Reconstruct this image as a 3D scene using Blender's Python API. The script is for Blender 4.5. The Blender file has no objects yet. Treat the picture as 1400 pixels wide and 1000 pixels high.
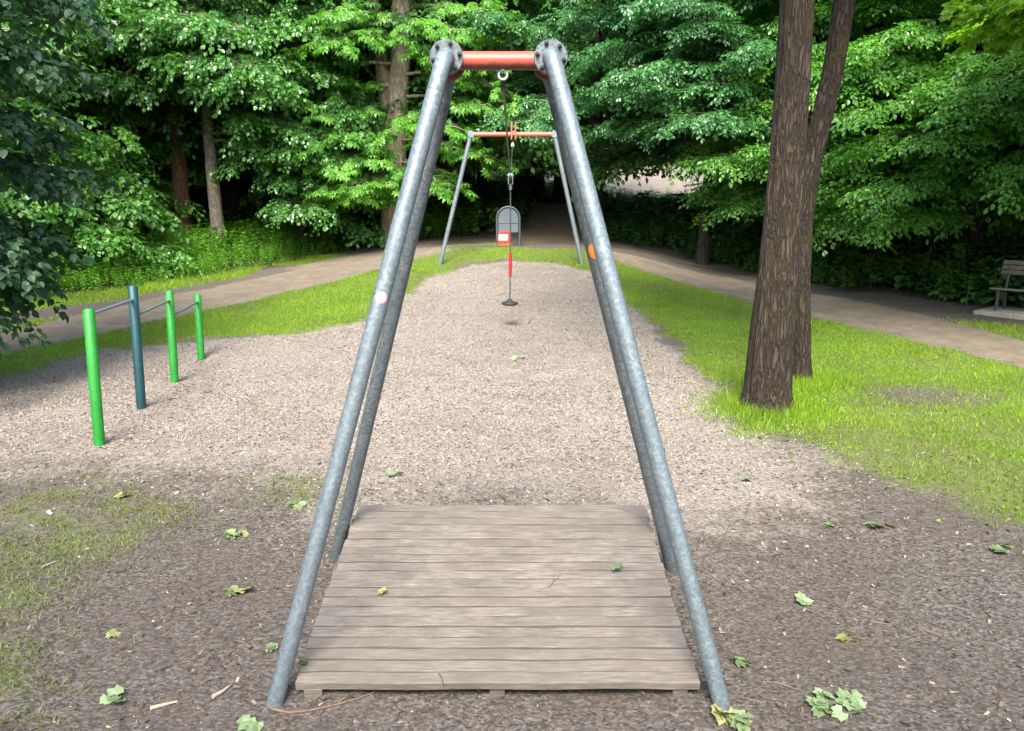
import bpy, math, random
import numpy as np
from mathutils import Vector, Matrix

random.seed(7)
RNG = np.random.default_rng(7)
rad = math.radians
SC = bpy.context.scene
COL = SC.collection

# ------------------------------------------------------------------ camera, sky, sun, exposure
FPX = 1034.0            # focal length in pixels of the 1400 x 1000 photograph
PITCH = rad(12.0)
CAMH = 2.2
cam = bpy.data.cameras.new('camera')
cam.sensor_width = 36.0
cam.lens = FPX / 1400.0 * 36.0
cam.clip_end = 900.0
camo = bpy.data.objects.new('camera', cam)
camo.location = (0, 0, CAMH)
camo.rotation_euler = (math.pi / 2 - PITCH, 0, 0)
COL.objects.link(camo)
SC.camera = camo

SUN_DIR = Vector((-0.05, -0.66, 0.75)).normalized()      # towards the sun
sun_el = math.asin(SUN_DIR.z)
sun_az = math.atan2(SUN_DIR.x, SUN_DIR.y)
world = bpy.data.worlds.new('World')
SC.world = world
world.use_nodes = True
wn = world.node_tree.nodes
wl = world.node_tree.links
for n in list(wn):
    wn.remove(n)
sky = wn.new('ShaderNodeTexSky')
sky.sky_type = 'NISHITA'
sky.sun_disc = False
sky.sun_elevation = sun_el
sky.sun_rotation = sun_az
sky.dust_density = 3.0
bg = wn.new('ShaderNodeBackground')
bg.inputs['Strength'].default_value = 0.15
wo = wn.new('ShaderNodeOutputWorld')
wl.new(sky.outputs[0], bg.inputs[0])
wl.new(bg.outputs[0], wo.inputs[0])

sl = bpy.data.lights.new('sun', 'SUN')
sl.energy = 2.4
sl.angle = rad(24)
sl.color = (1.0, 0.95, 0.86)
so = bpy.data.objects.new('sun', sl)
so.rotation_euler = SUN_DIR.to_track_quat('Z', 'Y').to_euler()
COL.objects.link(so)

SC.view_settings.view_transform = 'Standard'
SC.view_settings.look = 'None'
SC.view_settings.gamma = 1.0
SC.view_settings.use_curve_mapping = False
SC.view_settings.exposure = 2.05
SC.render.engine = 'CYCLES'
SC.cycles.use_denoising = True
SC.cycles.max_bounces = 12
SC.cycles.diffuse_bounces = 6
SC.cycles.glossy_bounces = 2
SC.cycles.transmission_bounces = 8


# ------------------------------------------------------------------ number helpers
def hash2(ix, iy, seed):
    v = np.sin(ix * 127.1 + iy * 311.7 + seed * 74.7) * 43758.5453
    return v - np.floor(v)


def vnoise(x, y, seed=0):
    x = np.asarray(x, float); y = np.asarray(y, float)
    ix = np.floor(x); iy = np.floor(y)
    fx = x - ix; fy = y - iy
    fx = fx * fx * (3 - 2 * fx); fy = fy * fy * (3 - 2 * fy)
    a = hash2(ix, iy, seed); b = hash2(ix + 1, iy, seed)
    c = hash2(ix, iy + 1, seed); d = hash2(ix + 1, iy + 1, seed)
    return (a * (1 - fx) + b * fx) * (1 - fy) + (c * (1 - fx) + d * fx) * fy - 0.5


def fbm(x, y, seed=0, oct=4):
    s = 0; a = 1.0; f = 1.0
    for i in range(oct):
        s = s + a * vnoise(x * f, y * f, seed + i * 3)
        a *= 0.5; f *= 2.03
    return s


def sstep(a, b, x):
    t = np.clip((x - a) / (b - a), 0, 1)
    return t * t * (3 - 2 * t)


# ------------------------------------------------------------------ terrain
AXY = [-200, -30, 0.0, 1.0, 2.3, 7, 10, 13, 16, 19, 20.4, 21.3, 22.4, 24, 26, 30, 45, 60, 90, 160, 320]
AXZ = [0.7, 0.6, 0.55, 0.4, 0.0, 0.0, .05, .18, .41, .74, 1.06, 1.10, 1.0, .95, 1.05, 1.6, 3.7, 5.6, 9, 14, 20]
SDZ = [0.7, 0.6, 0.55, 0.4, 0.0, 0.0, .02, .07, .15, .30, .38, .44, .52, .72, 1.0, 1.6, 3.7, 5.6, 9, 14, 20]
_ty = np.linspace(-200, 320, 5201)


def _smooth(z):
    v = np.interp(_ty, AXY, z)
    k = np.hanning(13); k /= k.sum()
    return np.convolve(np.pad(v, 6, mode='edge'), k, mode='valid')


_ta = _smooth(AXZ); _ts = _smooth(SDZ)


def terr(x, y):
    x = np.asarray(x, float); y = np.asarray(y, float)
    a = np.interp(y, _ty, _ta); s = np.interp(y, _ty, _ts)
    m = np.exp(-((x - 0.2) / 4.3) ** 4)
    z = a * m + s * (1 - m)
    far = sstep(24, 40, np.hypot(x, y))
    z = z + far * 1.2 * vnoise(x / 14.0, y / 14.0, 5)
    # rising banks to the sides
    z = z + 0.12 * np.maximum(np.abs(x) - 14, 0)
    return z


def terr1(x, y):
    return float(terr(x, y))


CP, SP = math.cos(PITCH), math.sin(PITCH)


def ray(px, py):
    u = (px - 700) / FPX; v = (500 - py) / FPX
    return Vector((u, CP + v * SP, -SP + v * CP))


def G(px, py, dz=0.0):
    """point of the terrain (plus dz) seen at a photograph pixel"""
    d = ray(px, py)
    t = 1.5; prev = t
    while t < 120:
        p = d * t
        if CAMH + p.z < terr1(p.x, p.y) + dz:
            a, b = prev, t
            for _ in range(30):
                m = (a + b) / 2; q = d * m
                if CAMH + q.z < terr1(q.x, q.y) + dz: b = m
                else: a = m
            q = d * b
            return Vector((q.x, q.y, CAMH + q.z))
        prev = t; t += 0.05 + t * 0.01
    q = d * 60
    return Vector((q.x, q.y, terr1(q.x, q.y)))


def PY(px, py, Y):
    """point on the plane y = Y seen at a pixel"""
    d = ray(px, py); t = Y / d.y
    return Vector((d.x * t, Y, CAMH + d.z * t))


# ------------------------------------------------------------------ object helpers
def tag(o, label=None, cat=None, group=None, kind=None):
    if label: o['label'] = label
    if cat: o['category'] = cat
    if group: o['group'] = group
    if kind: o['kind'] = kind
    return o


def empty(name, loc, label, cat, group=None, rz=0.0):
    o = bpy.data.objects.new(name, None)
    o.empty_display_size = 0.1
    o.location = loc; o.rotation_euler = (0, 0, rz)
    COL.objects.link(o)
    return tag(o, label, cat, group)


def link(name, me, mat=None, parent=None, loc=None):
    o = bpy.data.objects.new(name, me)
    if mat is not None and len(me.materials) == 0:
        me.materials.append(mat)
    if loc is not None: o.location = loc
    if parent is not None: o.parent = parent
    COL.objects.link(o)
    return o


class MB:
    """collects boxes, tubes and lathes; builds one mesh"""
    def __init__(self):
        self.v = []; self.f = []; self.smooth = []

    def add(self, vs, fs, smooth=False):
        b = len(self.v)
        self.v.extend([tuple(p) for p in vs])
        for f in fs:
            self.f.append([i + b for i in f]); self.smooth.append(smooth)

    def box(self, c, s, rot=None, bevel=0.0):
        c = Vector(c); hx, hy, hz = s[0] / 2, s[1] / 2, s[2] / 2
        R = rot.to_matrix() if rot is not None and hasattr(rot, 'to_matrix') else (rot or Matrix.Identity(3))
        b = bevel
        if b <= 0:
            vs = [Vector((x, y, z)) for z in (-hz, hz) for y in (-hy, hy) for x in (-hx, hx)]
            fs = [(0, 2, 3, 1), (4, 5, 7, 6), (0, 1, 5, 4), (2, 6, 7, 3), (0, 4, 6, 2), (1, 3, 7, 5)]
        else:
            def ring(z, i):
                x, y = hx - i, hy - i
                c2 = b
                return [(-x, -y + c2, z), (-x + c2, -y, z), (x - c2, -y, z), (x, -y + c2, z),
                        (x, y - c2, z), (x - c2, y, z), (-x + c2, y, z), (-x, y - c2, z)]
            vs = []
            for z, i in ((-hz, b), (-hz + b, 0), (hz - b, 0), (hz, b)):
                vs += [Vector(p) for p in ring(z, i)]
            fs = [tuple(range(7, -1, -1)), tuple(range(24, 32))]
            for k in range(3):
                for j in range(8):
                    a = k * 8 + j; d = k * 8 + (j + 1) % 8
                    fs.append((a, d, d + 8, a + 8))
        self.add([c + R @ p for p in vs], fs)
        return self

    def tube(self, pts, r, seg=12, cap=True, smooth=True, jitter=None):
        pts = [Vector(p) for p in pts]
        n = len(pts)
        rr = r if hasattr(r, '__len__') else [r] * n
        vs = []; prev = None
        for i, p in enumerate(pts):
            t = (pts[min(i + 1, n - 1)] - pts[max(i - 1, 0)]).normalized()
            if prev is None:
                a = Vector((0, 0, 1)) if abs(t.z) < 0.9 else Vector((1, 0, 0))
                u = t.cross(a).normalized()
            else:
                u = (prev - t * prev.dot(t)).normalized()
            prev = u; w = t.cross(u)
            for j in range(seg):
                an = 2 * math.pi * j / seg
                q = rr[i]
                if jitter: q *= jitter(i, an)
                vs.append(p + (u * math.cos(an) + w * math.sin(an)) * q)
        fs = []
        for i in range(n - 1):
            for j in range(seg):
                a = i * seg + j; b = i * seg + (j + 1) % seg
                fs.append((a, b, b + seg, a + seg))
        self.add(vs, fs, smooth)
        if cap:
            b = len(self.v)
            self.add(vs[:seg], [tuple(range(seg - 1, -1, -1))])
            self.add(vs[-seg:], [tuple(range(seg))])
        return self

    def disc(self, c, nrm, r, th, seg=32, ch=0.003):
        nrm = Vector(nrm).normalized(); c = Vector(c)
        return self.tube([c - nrm * th / 2, c - nrm * (th / 2 - ch), c + nrm * (th / 2 - ch), c + nrm * th / 2],
                         [r - ch, r, r, r - ch], seg, True, False)

    def mesh(self, name):
        me = bpy.data.meshes.new(name)
        me.from_pydata(self.v, [], self.f)
        me.polygons.foreach_set('use_smooth', self.smooth)
        me.validate(); me.update()
        return me

    def build(self, name, mat, parent=None, loc=None):
        return link(name, self.mesh(name), mat, parent, loc)


def np_mesh(name, V, F, attrs=None, smooth=False):
    """fast mesh from arrays; F is (n,3) or (n,4)"""
    me = bpy.data.meshes.new(name)
    n = len(F); k = F.shape[1]
    me.vertices.add(len(V)); me.vertices.foreach_set('co', np.ascontiguousarray(V, np.float32).ravel())
    me.loops.add(n * k); me.loops.foreach_set('vertex_index', np.ascontiguousarray(F, np.int32).ravel())
    me.polygons.add(n)
    me.polygons.foreach_set('loop_start', np.arange(0, n * k, k, dtype=np.int32))
    me.polygons.foreach_set('loop_total', np.full(n, k, np.int32))
    me.polygons.foreach_set('use_smooth', np.full(n, smooth, bool))
    for an, av in (attrs or {}).items():
        at = me.attributes.new(an, 'FLOAT', 'POINT')
        at.data.foreach_set('value', np.ascontiguousarray(av, np.float32).ravel())
    me.update(calc_edges=True)
    return me


# ------------------------------------------------------------------ materials
class NT:
    def __init__(self, name):
        self.m = bpy.data.materials.new(name); self.m.use_nodes = True
        self.t = self.m.node_tree; self.n = self.t.nodes; self.l = self.t.links
        for x in list(self.n): self.n.remove(x)
        self.out = self.n.new('ShaderNodeOutputMaterial')

    def new(self, t, **kw):
        n = self.n.new('ShaderNode' + t)
        for k, v in kw.items():
            if hasattr(n, k) and not isinstance(v, tuple) or k in ('operation', 'blend_type', 'data_type'):
                setattr(n, k, v)
        return n

    def setin(self, node, key, val):
        if val is None: return
        if isinstance(val, bpy.types.NodeSocket): self.l.new(val, node.inputs[key])
        else:
            s = node.inputs[key]
            if hasattr(s.default_value, '__len__') and not hasattr(val, '__len__'):
                s.default_value = [val] * len(s.default_value)
            elif hasattr(val, '__len__') and len(val) == 3 and len(s.default_value) == 4:
                s.default_value = (*val, 1)
            else: s.default_value = val

    def math(self, op, a, b=0.0, c=None, clamp=False):
        n = self.n.new('ShaderNodeMath'); n.operation = op; n.use_clamp = clamp
        self.setin(n, 0, a); self.setin(n, 1, b)
        if c is not None: self.setin(n, 2, c)
        return n.outputs[0]

    def mix(self, f, a, b, mode='MIX'):
        n = self.n.new('ShaderNodeMix'); n.data_type = 'RGBA'; n.blend_type = mode
        self.setin(n, 0, f); self.setin(n, 6, a); self.setin(n, 7, b)
        return n.outputs[2]

    def noise(self, scale, detail=4, rough=0.55, vec=None, out=0):
        n = self.n.new('ShaderNodeTexNoise')
        n.inputs['Scale'].default_value = scale; n.inputs['Detail'].default_value = detail
        n.inputs['Roughness'].default_value = rough
        if vec is not None: self.l.new(vec, n.inputs['Vector'])
        return n.outputs[out]

    def vor(self, scale, vec=None, feature='F1', out=0, rnd=1.0):
        n = self.n.new('ShaderNodeTexVoronoi'); n.feature = feature
        n.inputs['Scale'].default_value = scale; n.inputs['Randomness'].default_value = rnd
        if vec is not None: self.l.new(vec, n.inputs['Vector'])
        return n.outputs[out]

    def ramp(self, f, stops):
        n = self.n.new('ShaderNodeValToRGB'); e = n.color_ramp.elements
        while len(e) < len(stops): e.new(0.5)
        for i, (p, c) in enumerate(stops):
            e[i].position = p; e[i].color = (*c, 1) if hasattr(c, '__len__') else (c, c, c, 1)
        self.setin(n, 0, f)
        return n.outputs[0]

    def coord(self, which='Object', scale=None):
        n = self.n.new('ShaderNodeTexCoord'); o = n.outputs[which]
        if scale is not None:
            m = self.n.new('ShaderNodeMapping'); m.inputs['Scale'].default_value = scale
            self.l.new(o, m.inputs['Vector']); o = m.outputs[0]
        return o

    def worldpos(self, scale=None):
        o = self.n.new('ShaderNodeNewGeometry').outputs['Position']
        if scale is not None:
            m = self.n.new('ShaderNodeMapping'); m.inputs['Scale'].default_value = scale
            self.l.new(o, m.inputs['Vector']); o = m.outputs[0]
        return o

    def attr(self, name):
        n = self.n.new('ShaderNodeAttribute'); n.attribute_name = name
        return n.outputs['Fac']

    def objrand(self):
        return self.n.new('ShaderNodeObjectInfo').outputs['Random']

    def bump(self, h, strength=0.5, dist=0.01, normal=None):
        n = self.n.new('ShaderNodeBump'); n.inputs['Strength'].default_value = strength
        n.inputs['Distance'].default_value = dist
        self.l.new(h, n.inputs['Height'])
        if normal is not None: self.l.new(normal, n.inputs['Normal'])
        return n.outputs[0]

    def bsdf(self, color, rough=0.6, metal=0.0, normal=None, spec=0.5):
        n = self.n.new('ShaderNodeBsdfPrincipled')
        self.setin(n, 'Base Color', color); self.setin(n, 'Roughness', rough)
        self.setin(n, 'Metallic', metal); self.setin(n, 'Specular IOR Level', spec)
        if normal is not None: self.l.new(normal, n.inputs['Normal'])
        return n.outputs[0]

    def done(self, sh):
        self.l.new(sh, self.out.inputs[0]); return self.m


def mat_leaf(name, dark, mid, light, trans=0.35, rough=0.42, tcol=None):
    t = NT(name)
    c = t.ramp(t.attr('tint'), [(0.0, dark), (0.5, mid), (1.0, light)])
    p = t.bsdf(c, rough, 0, None, 0.65)
    tr = t.new('BsdfTranslucent')
    tc = t.mix(1.0, c, tcol or (1.5, 1.7, 0.6), 'MULTIPLY')
    t.setin(tr, 'Color', tc)
    mx = t.new('MixShader'); mx.inputs[0].default_value = trans
    t.l.new(p, mx.inputs[1]); t.l.new(tr.outputs[0], mx.inputs[2])
    return t.done(mx.outputs[0])


def mat_ground():
    t = NT('ground_cover')
    pos = t.worldpos()
    fine = t.noise(55, 5, 0.7, pos)
    mid = t.noise(7, 5, 0.6, pos)
    big = t.noise(0.9, 4, 0.6, pos)
    vch = t.new('TexVoronoi'); vch.inputs['Scale'].default_value = 82
    warp = t.mix(0.04, pos, t.noise(20, 2, 0.5, pos, 1), 'ADD')
    st = t.n.new('ShaderNodeMapping'); st.inputs['Scale'].default_value = (0.7, 1.0, 1.0)
    t.l.new(warp, st.inputs['Vector']); t.l.new(st.outputs[0], vch.inputs['Vector'])
    chipc = t.new('SeparateColor'); t.l.new(vch.outputs['Color'], chipc.inputs[0])
    chip = chipc.outputs[0]
    # bare forest soil
    dirt = t.ramp(t.math('ADD', t.math('MULTIPLY', fine, 0.6), t.math('MULTIPLY', chip, 0.4)),
                  [(0.28, (.038, .032, .027)), (0.45, (.092, .078, .067)), (0.62, (.145, .126, .109)), (0.80, (.25, .222, .195))])
    dirt = t.mix(t.math('MULTIPLY', t.ramp(big, [(0.35, 0.0), (0.65, 1.0)]), 0.45), dirt, (.085, .066, .052))
    # chip gravel
    grav = t.ramp(t.math('ADD', t.math('MULTIPLY', chip, 0.55), t.math('MULTIPLY', fine, 0.45)),
                  [(0.15, (.120, .099, .080)), (0.4, (.228, .197, .166)), (0.62, (.295, .259, .224)), (0.85, (.38, .345, .308))])
    grav = t.mix(t.ramp(mid, [(0.42, 0.0), (0.62, 0.22)]), grav, (.19, .145, .118))
    grav = t.mix(t.ramp(big, [(0.42, 0.0), (0.68, 0.45)]), grav, (.17, .137, .114))
    # trodden path
    path = t.ramp(t.math('ADD', t.math('MULTIPLY', fine, 0.5), t.math('MULTIPLY', mid, 0.5)),
                  [(0.3, (.12, .097, .070)), (0.5, (.195, .160, .118)), (0.7, (.275, .232, .178))])
    path = t.mix(t.ramp(t.noise(1.7, 5, .65, pos), [(0.42, 0.0), (0.62, 0.55)]), path, (.12, .095, .072))
    # soil under grass
    soil = t.ramp(t.math('ADD', t.math('MULTIPLY', fine, 0.5), t.math('MULTIPLY', mid, 0.5)),
                  [(0.3, (.065, .085, .016)), (0.5, (.12, .165, .02)), (0.7, (.19, .215, .045))])
    floor = t.ramp(t.math('ADD', t.math('MULTIPLY', fine, 0.5), t.math('MULTIPLY', mid, 0.5)),
                   [(0.3, (.018, .022, .009)), (0.55, (.045, .042, .020)), (0.75, (.09, .07, .045))])
    jit = t.math('MULTIPLY', t.math('SUBTRACT', t.math('ADD', t.math('MULTIPLY', t.noise(2.6, 4, .6, pos), 0.5), t.math('MULTIPLY', t.noise(16, 3, .6, pos), 0.5)), 0.5), 1.6)

    def mask(a):
        return t.ramp(t.math('ADD', t.attr(a), jit), [(0.32, 0.0), (0.68, 1.0)])
    c = t.mix(mask('m_gravel'), dirt, grav)
    c = t.mix(mask('m_path'), c, path)
    c = t.mix(mask('m_floor'), c, floor)
    c = t.mix(t.math('MULTIPLY', mask('m_grass'), 0.62), c, soil)
    h = t.math('ADD', t.math('MULTIPLY', fine, 0.6), t.math('ADD', t.math('MULTIPLY', chip, 0.5), t.math('MULTIPLY', mid, 0.8)))
    return t.done(t.bsdf(c, 0.93, 0, t.bump(h, 0.9, 0.03), 0.25))


def mat_wood():
    t = NT('weathered_plank')
    rnd = t.objrand()
    off = t.new('CombineXYZ'); t.setin(off, 0, t.math('MULTIPLY', rnd, 37.0)); t.setin(off, 1, t.math('MULTIPLY', rnd, 91.0))
    base = t.coord('Object')
    add = t.new('VectorMath'); t.l.new(base, add.inputs[0]); t.l.new(off.outputs[0], add.inputs[1])
    m = t.n.new('ShaderNodeMapping'); m.inputs['Scale'].default_value = (1.0, 11, 11)
    t.l.new(add.outputs[0], m.inputs['Vector'])
    grain = t.noise(9, 6, 0.65, m.outputs[0])
    m2 = t.n.new('ShaderNodeMapping'); m2.inputs['Scale'].default_value = (2.0, 3.0, 3)
    t.l.new(add.outputs[0], m2.inputs['Vector'])
    blot = t.noise(1.6, 5, 0.65, m2.outputs[0])
    spk = t.noise(70, 3, 0.6, add.outputs[0])
    c = t.ramp(grain, [(0.28, (.064, .054, .046)), (0.45, (.146, .127, .109)), (0.6, (.205, .181, .157)), (0.8, (.30, .268, .234))])
    c = t.mix(t.ramp(blot, [(0.38, 0.8), (0.60, 0.0)]), c, (.10, .084, .071))
    c = t.mix(t.ramp(spk, [(0.60, 0.0), (0.72, 0.55)]), c, (.10, .08, .066))
    c = t.mix(t.math('MULTIPLY', rnd, 0.5), c, (.13, .11, .094))
    return t.done(t.bsdf(c, 0.85, 0, t.bump(t.math('ADD', grain, t.math('MULTIPLY', spk, .3)), 0.6, 0.004), 0.3))


def mat_galv(name='galvanised_steel', base=(.165, .205, .23), lo=(.125, .156, .176), hi=(.255, .30, .325)):
    t = NT(name)
    co = t.coord('Object')
    sp = t.vor(85, co, 'F1', 1)
    sc_ = t.new('SeparateColor'); t.l.new(sp, sc_.inputs[0])
    n1 = t.noise(48, 5, 0.7, co)
    n2 = t.noise(3.0, 4, 0.6, co)
    f = t.math('ADD', t.math('MULTIPLY', sc_.outputs[0], 0.35), t.math('MULTIPLY', n1, 0.65))
    c = t.ramp(f, [(0.25, lo), (0.48, base), (0.62, tuple(0.5 * (a + b) for a, b in zip(base, hi))), (0.78, hi)])
    c = t.mix(t.ramp(n2, [(0.42, 0.35), (0.6, 0.0)]), c, tuple(x * 0.72 for x in base))
    r = t.math('ADD', t.math('MULTIPLY', f, 0.25), 0.34)
    return t.done(t.bsdf(c, r, 0.45, t.bump(n1, 0.12, 0.003), 0.5))


def mat_red_paint():
    t = NT('worn_red_paint')
    co = t.coord('Object'); pos = t.new('SeparateXYZ'); t.l.new(co, pos.inputs[0])
    n = t.noise(14, 6, 0.72, co); n2 = t.noise(60, 4, .6, co)
    c = t.mix(t.math('MULTIPLY', n2, 0.4), (.50, .065, .045), (.40, .085, .06))
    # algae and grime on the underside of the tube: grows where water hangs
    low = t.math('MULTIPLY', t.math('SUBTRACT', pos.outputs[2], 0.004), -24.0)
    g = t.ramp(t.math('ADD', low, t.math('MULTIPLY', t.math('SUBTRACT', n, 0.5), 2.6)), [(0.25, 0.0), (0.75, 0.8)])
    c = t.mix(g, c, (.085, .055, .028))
    return t.done(t.bsdf(c, 0.5, 0, t.bump(n, 0.2, 0.002)))


def mat_flat(name, col, rough=0.5, metal=0.0, var=0.25, scale=18, bump=0.1, col2=None):
    t = NT(name)
    co = t.coord('Object')
    n = t.noise(scale, 5, 0.65, co); nb = t.noise(scale * 0.15, 3, .5, co)
    d = col2 or tuple(x * (1 - var) for x in col)
    c = t.mix(t.ramp(t.math('ADD', t.math('MULTIPLY', n, .6), t.math('MULTIPLY', nb, .4)), [(0.38, 0.0), (0.62, 1.0)]), d, col)
    return t.done(t.bsdf(c, rough, metal, t.bump(n, bump, 0.003)))


def mat_bark(name, dark, mid, light, zs=0.16, scale=16, moss=None, dist=0.03):
    t = NT(name)
    co = t.coord('Object', (1, 1, zs))
    co1 = t.coord('Object')
    wv = t.mix(0.05, co, t.noise(3, 3, .5, co1, 1), 'ADD')
    ridg = t.noise(scale, 3, 0.55, wv)
    n = t.noise(scale * 2.3, 5, 0.7, wv)
    n1 = t.noise(1.4, 4, 0.6, co1)
    fold = t.math('MULTIPLY', t.math('ABSOLUTE', t.math('SUBTRACT', ridg, 0.5)), 7.0, None, True)
    h = t.math('ADD', fold, t.math('MULTIPLY', n, 0.9))
    c = t.ramp(t.math('MULTIPLY', h, 0.55), [(0.12, dark), (0.5, mid), (0.9, light)])
    c = t.mix(t.ramp(n1, [(0.35, 0.5), (0.6, 0.0)]), c, tuple(x * 0.6 for x in mid))
    if moss:
        c = t.mix(t.ramp(t.noise(2.2, 5, .65, co1), [(0.52, 0.0), (0.70, 0.7)]), c, moss)
    return t.done(t.bsdf(c, 0.92, 0, t.bump(h, 1.0, dist), 0.25))


def mat_tint(name, stops, rough=0.85):
    t = NT(name)
    return t.done(t.bsdf(t.ramp(t.attr('tint'), stops), rough, 0, None, 0.3))


M = {}
M['ground'] = mat_ground()
M['wood'] = mat_wood()
M['galv'] = mat_galv()
M['galv_dark'] = mat_galv('darker_galvanised_steel', (.115, .138, .150), (.07, .086, .095), (.20, .225, .24))  # darker tone of the same steel, for rear legs and flanges
M['red'] = mat_red_paint()
M['red_small'] = mat_flat('red_plastic', (.62, .03, .025), 0.45, 0, .2)
M['red_tape'] = mat_flat('dark_red_sleeve', (.36, .02, .025), 0.5, 0, .2)
M['red_far'] = mat_flat('faded_red_paint', (.50, .12, .085), 0.5, 0, .25)
M['white'] = mat_flat('white_label', (.8, .8, .78), 0.5, 0, .08)
M['black'] = mat_flat('black_rubber', (.022, .022, .024), 0.6, 0, .3)
M['steel_rope'] = mat_flat('steel_rope', (.075, .078, .078), 0.5, .3, .3, 160)
M['steel_bright'] = mat_flat('bright_steel', (.55, .57, .57), 0.35, .6, .2)
M['bolt'] = mat_flat('dark_bolt_steel', (.06, .065, .07), 0.4, .6, .3)
M['green'] = mat_flat('green_post_paint', (.012, .215, .022), 0.48, 0, .35, 26)
M['teal'] = mat_flat('teal_post_paint', (.004, .050, .060), 0.48, 0, .35, 26)
M['orange'] = mat_flat('orange_sticker', (.62, .20, .02), 0.5, 0, .35, 60, col2=(.30, .10, .03))
M['sticker_red'] = mat_flat('pink_red_sticker', (.62, .25, .25), 0.5, 0, .2, 60)
M['bin_grey'] = mat_flat('grey_bin_steel', (.10, .13, .155), 0.45, .2, .15)
M['bin_frame'] = mat_flat('dark_grey_frame', (.075, .092, .105), 0.45, .3, .15)
M['bench'] = mat_flat('bench_slat_wood', (.16, .145, .112), 0.8, 0, .5, 12)
M['bench_iron'] = mat_flat('bench_frame', (.045, .05, .05), 0.6, 0, .3)
M['concrete'] = mat_flat('concrete_slab', (.33, .30, .25), 0.9, 0, .3, 14, 0.4)
M['bark_hero'] = mat_bark('brown_furrowed_bark', (.012, .009, .006), (.046, .034, .025), (.098, .078, .060), .15, 27, (.062, .052, .016))
M['bark_red'] = mat_bark('red_brown_bark', (.06, .028, .016), (.20, .098, .058), (.30, .17, .11), .2, 16)
M['bark_grey'] = mat_bark('smooth_grey_bark', (.075, .06, .048), (.17, .145, .12), (.27, .24, .20), .6, 9, None, .008)
M['bark_pale'] = mat_bark('pale_chestnut_bark', (.20, .14, .105), (.50, .39, .31), (.66, .56, .47), .3, 7, None, .02)
M['bark_dark'] = mat_bark('dark_wood_bark', (.018, .014, .011), (.05, .04, .032), (.085, .07, .058), .2, 14)
M['twig'] = mat_flat('twig_brown', (.16, .105, .07), 0.85, 0, .4, 30)
M['stick_pale'] = mat_flat('pale_bare_stick', (.42, .34, .25), 0.85, 0, .35, 30)
M['leaf_lime'] = mat_leaf('lime_leaf', (.034, .115, .022), (.070, .20, .040), (.135, .31, .060), .34, .33)
M['leaf_chest'] = mat_leaf('chestnut_leaf', (.05, .16, .018), (.095, .26, .028), (.16, .36, .045), .42, .42)
M['leaf_beech'] = mat_leaf('beech_leaf', (.042, .135, .022), (.095, .25, .038), (.17, .38, .060), .42, .35)
M['leaf_beech_blue'] = mat_leaf('blue_green_beech_leaf', (.030, .108, .036), (.058, .18, .056), (.105, .275, .08), .34, .34)
M['leaf_oak'] = mat_leaf('yellow_green_oak_leaf', (.13, .26, .016), (.22, .38, .022), (.32, .48, .04), .5, .45)
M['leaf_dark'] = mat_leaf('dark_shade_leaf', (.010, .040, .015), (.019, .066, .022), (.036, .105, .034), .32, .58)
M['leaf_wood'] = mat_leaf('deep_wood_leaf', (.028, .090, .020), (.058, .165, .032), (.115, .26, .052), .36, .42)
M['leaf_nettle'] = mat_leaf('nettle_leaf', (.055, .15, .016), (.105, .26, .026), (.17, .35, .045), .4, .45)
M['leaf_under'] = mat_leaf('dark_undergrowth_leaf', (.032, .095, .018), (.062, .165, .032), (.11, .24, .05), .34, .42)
M['leaf_fallen'] = mat_leaf('fallen_green_leaf', (.10, .155, .065), (.17, .235, .11), (.28, .345, .20), .15, .5)
M['leaf_fallen_y'] = mat_leaf('fallen_yellow_leaf', (.17, .18, .06), (.29, .30, .11), (.42, .42, .22), .15, .5)
M['grass'] = mat_leaf('grass_blade', (.120, .150, .026), (.185, .320, .014), (.30, .43, .028), .5, .5, (1.3, 1.35, .6))
M['moss_grass'] = mat_leaf('sparse_mossy_grass', (.085, .105, .020), (.125, .165, .022), (.18, .235, .04), .3, .6, (1.2, 1.2, .6))
M['chips'] = mat_tint('gravel_chips', [(0, (.07, .057, .046)), (.3, (.185, .157, .131)), (.7, (.285, .25, .215)), (1, (.40, .365, .33))])
M['litter'] = mat_tint('ground_litter', [(0, (.035, .025, .018)), (.4, (.12, .09, .065)), (.7, (.26, .21, .155)), (.9, (.50, .45, .37)), (1, (.30, .33, .10))])

# ------------------------------------------------------------------ regions of the ground, outlines read off the photograph
def poly(pts):
    return np.array([(G(*p).x, G(*p).y) for p in pts])


def sdist(P, X, Y):
    """signed distance to a polygon, positive inside"""
    n = len(P); d = np.full(X.shape, 1e9); ins = np.zeros(X.shape, bool)
    for i in range(n):
        ax, ay = P[i]; bx, by = P[(i + 1) % n]
        ex, ey = bx - ax, by - ay
        t = np.clip(((X - ax) * ex + (Y - ay) * ey) / max(ex * ex + ey * ey, 1e-9), 0, 1)
        d = np.minimum(d, np.hypot(X - ax - t * ex, Y - ay - t * ey))
        c = ((ay > Y) != (by > Y)) & (X < (bx - ax) * (Y - ay) / (by - ay + 1e-12) + ax)
        ins ^= c
    return np.where(ins, d, -d)


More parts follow.
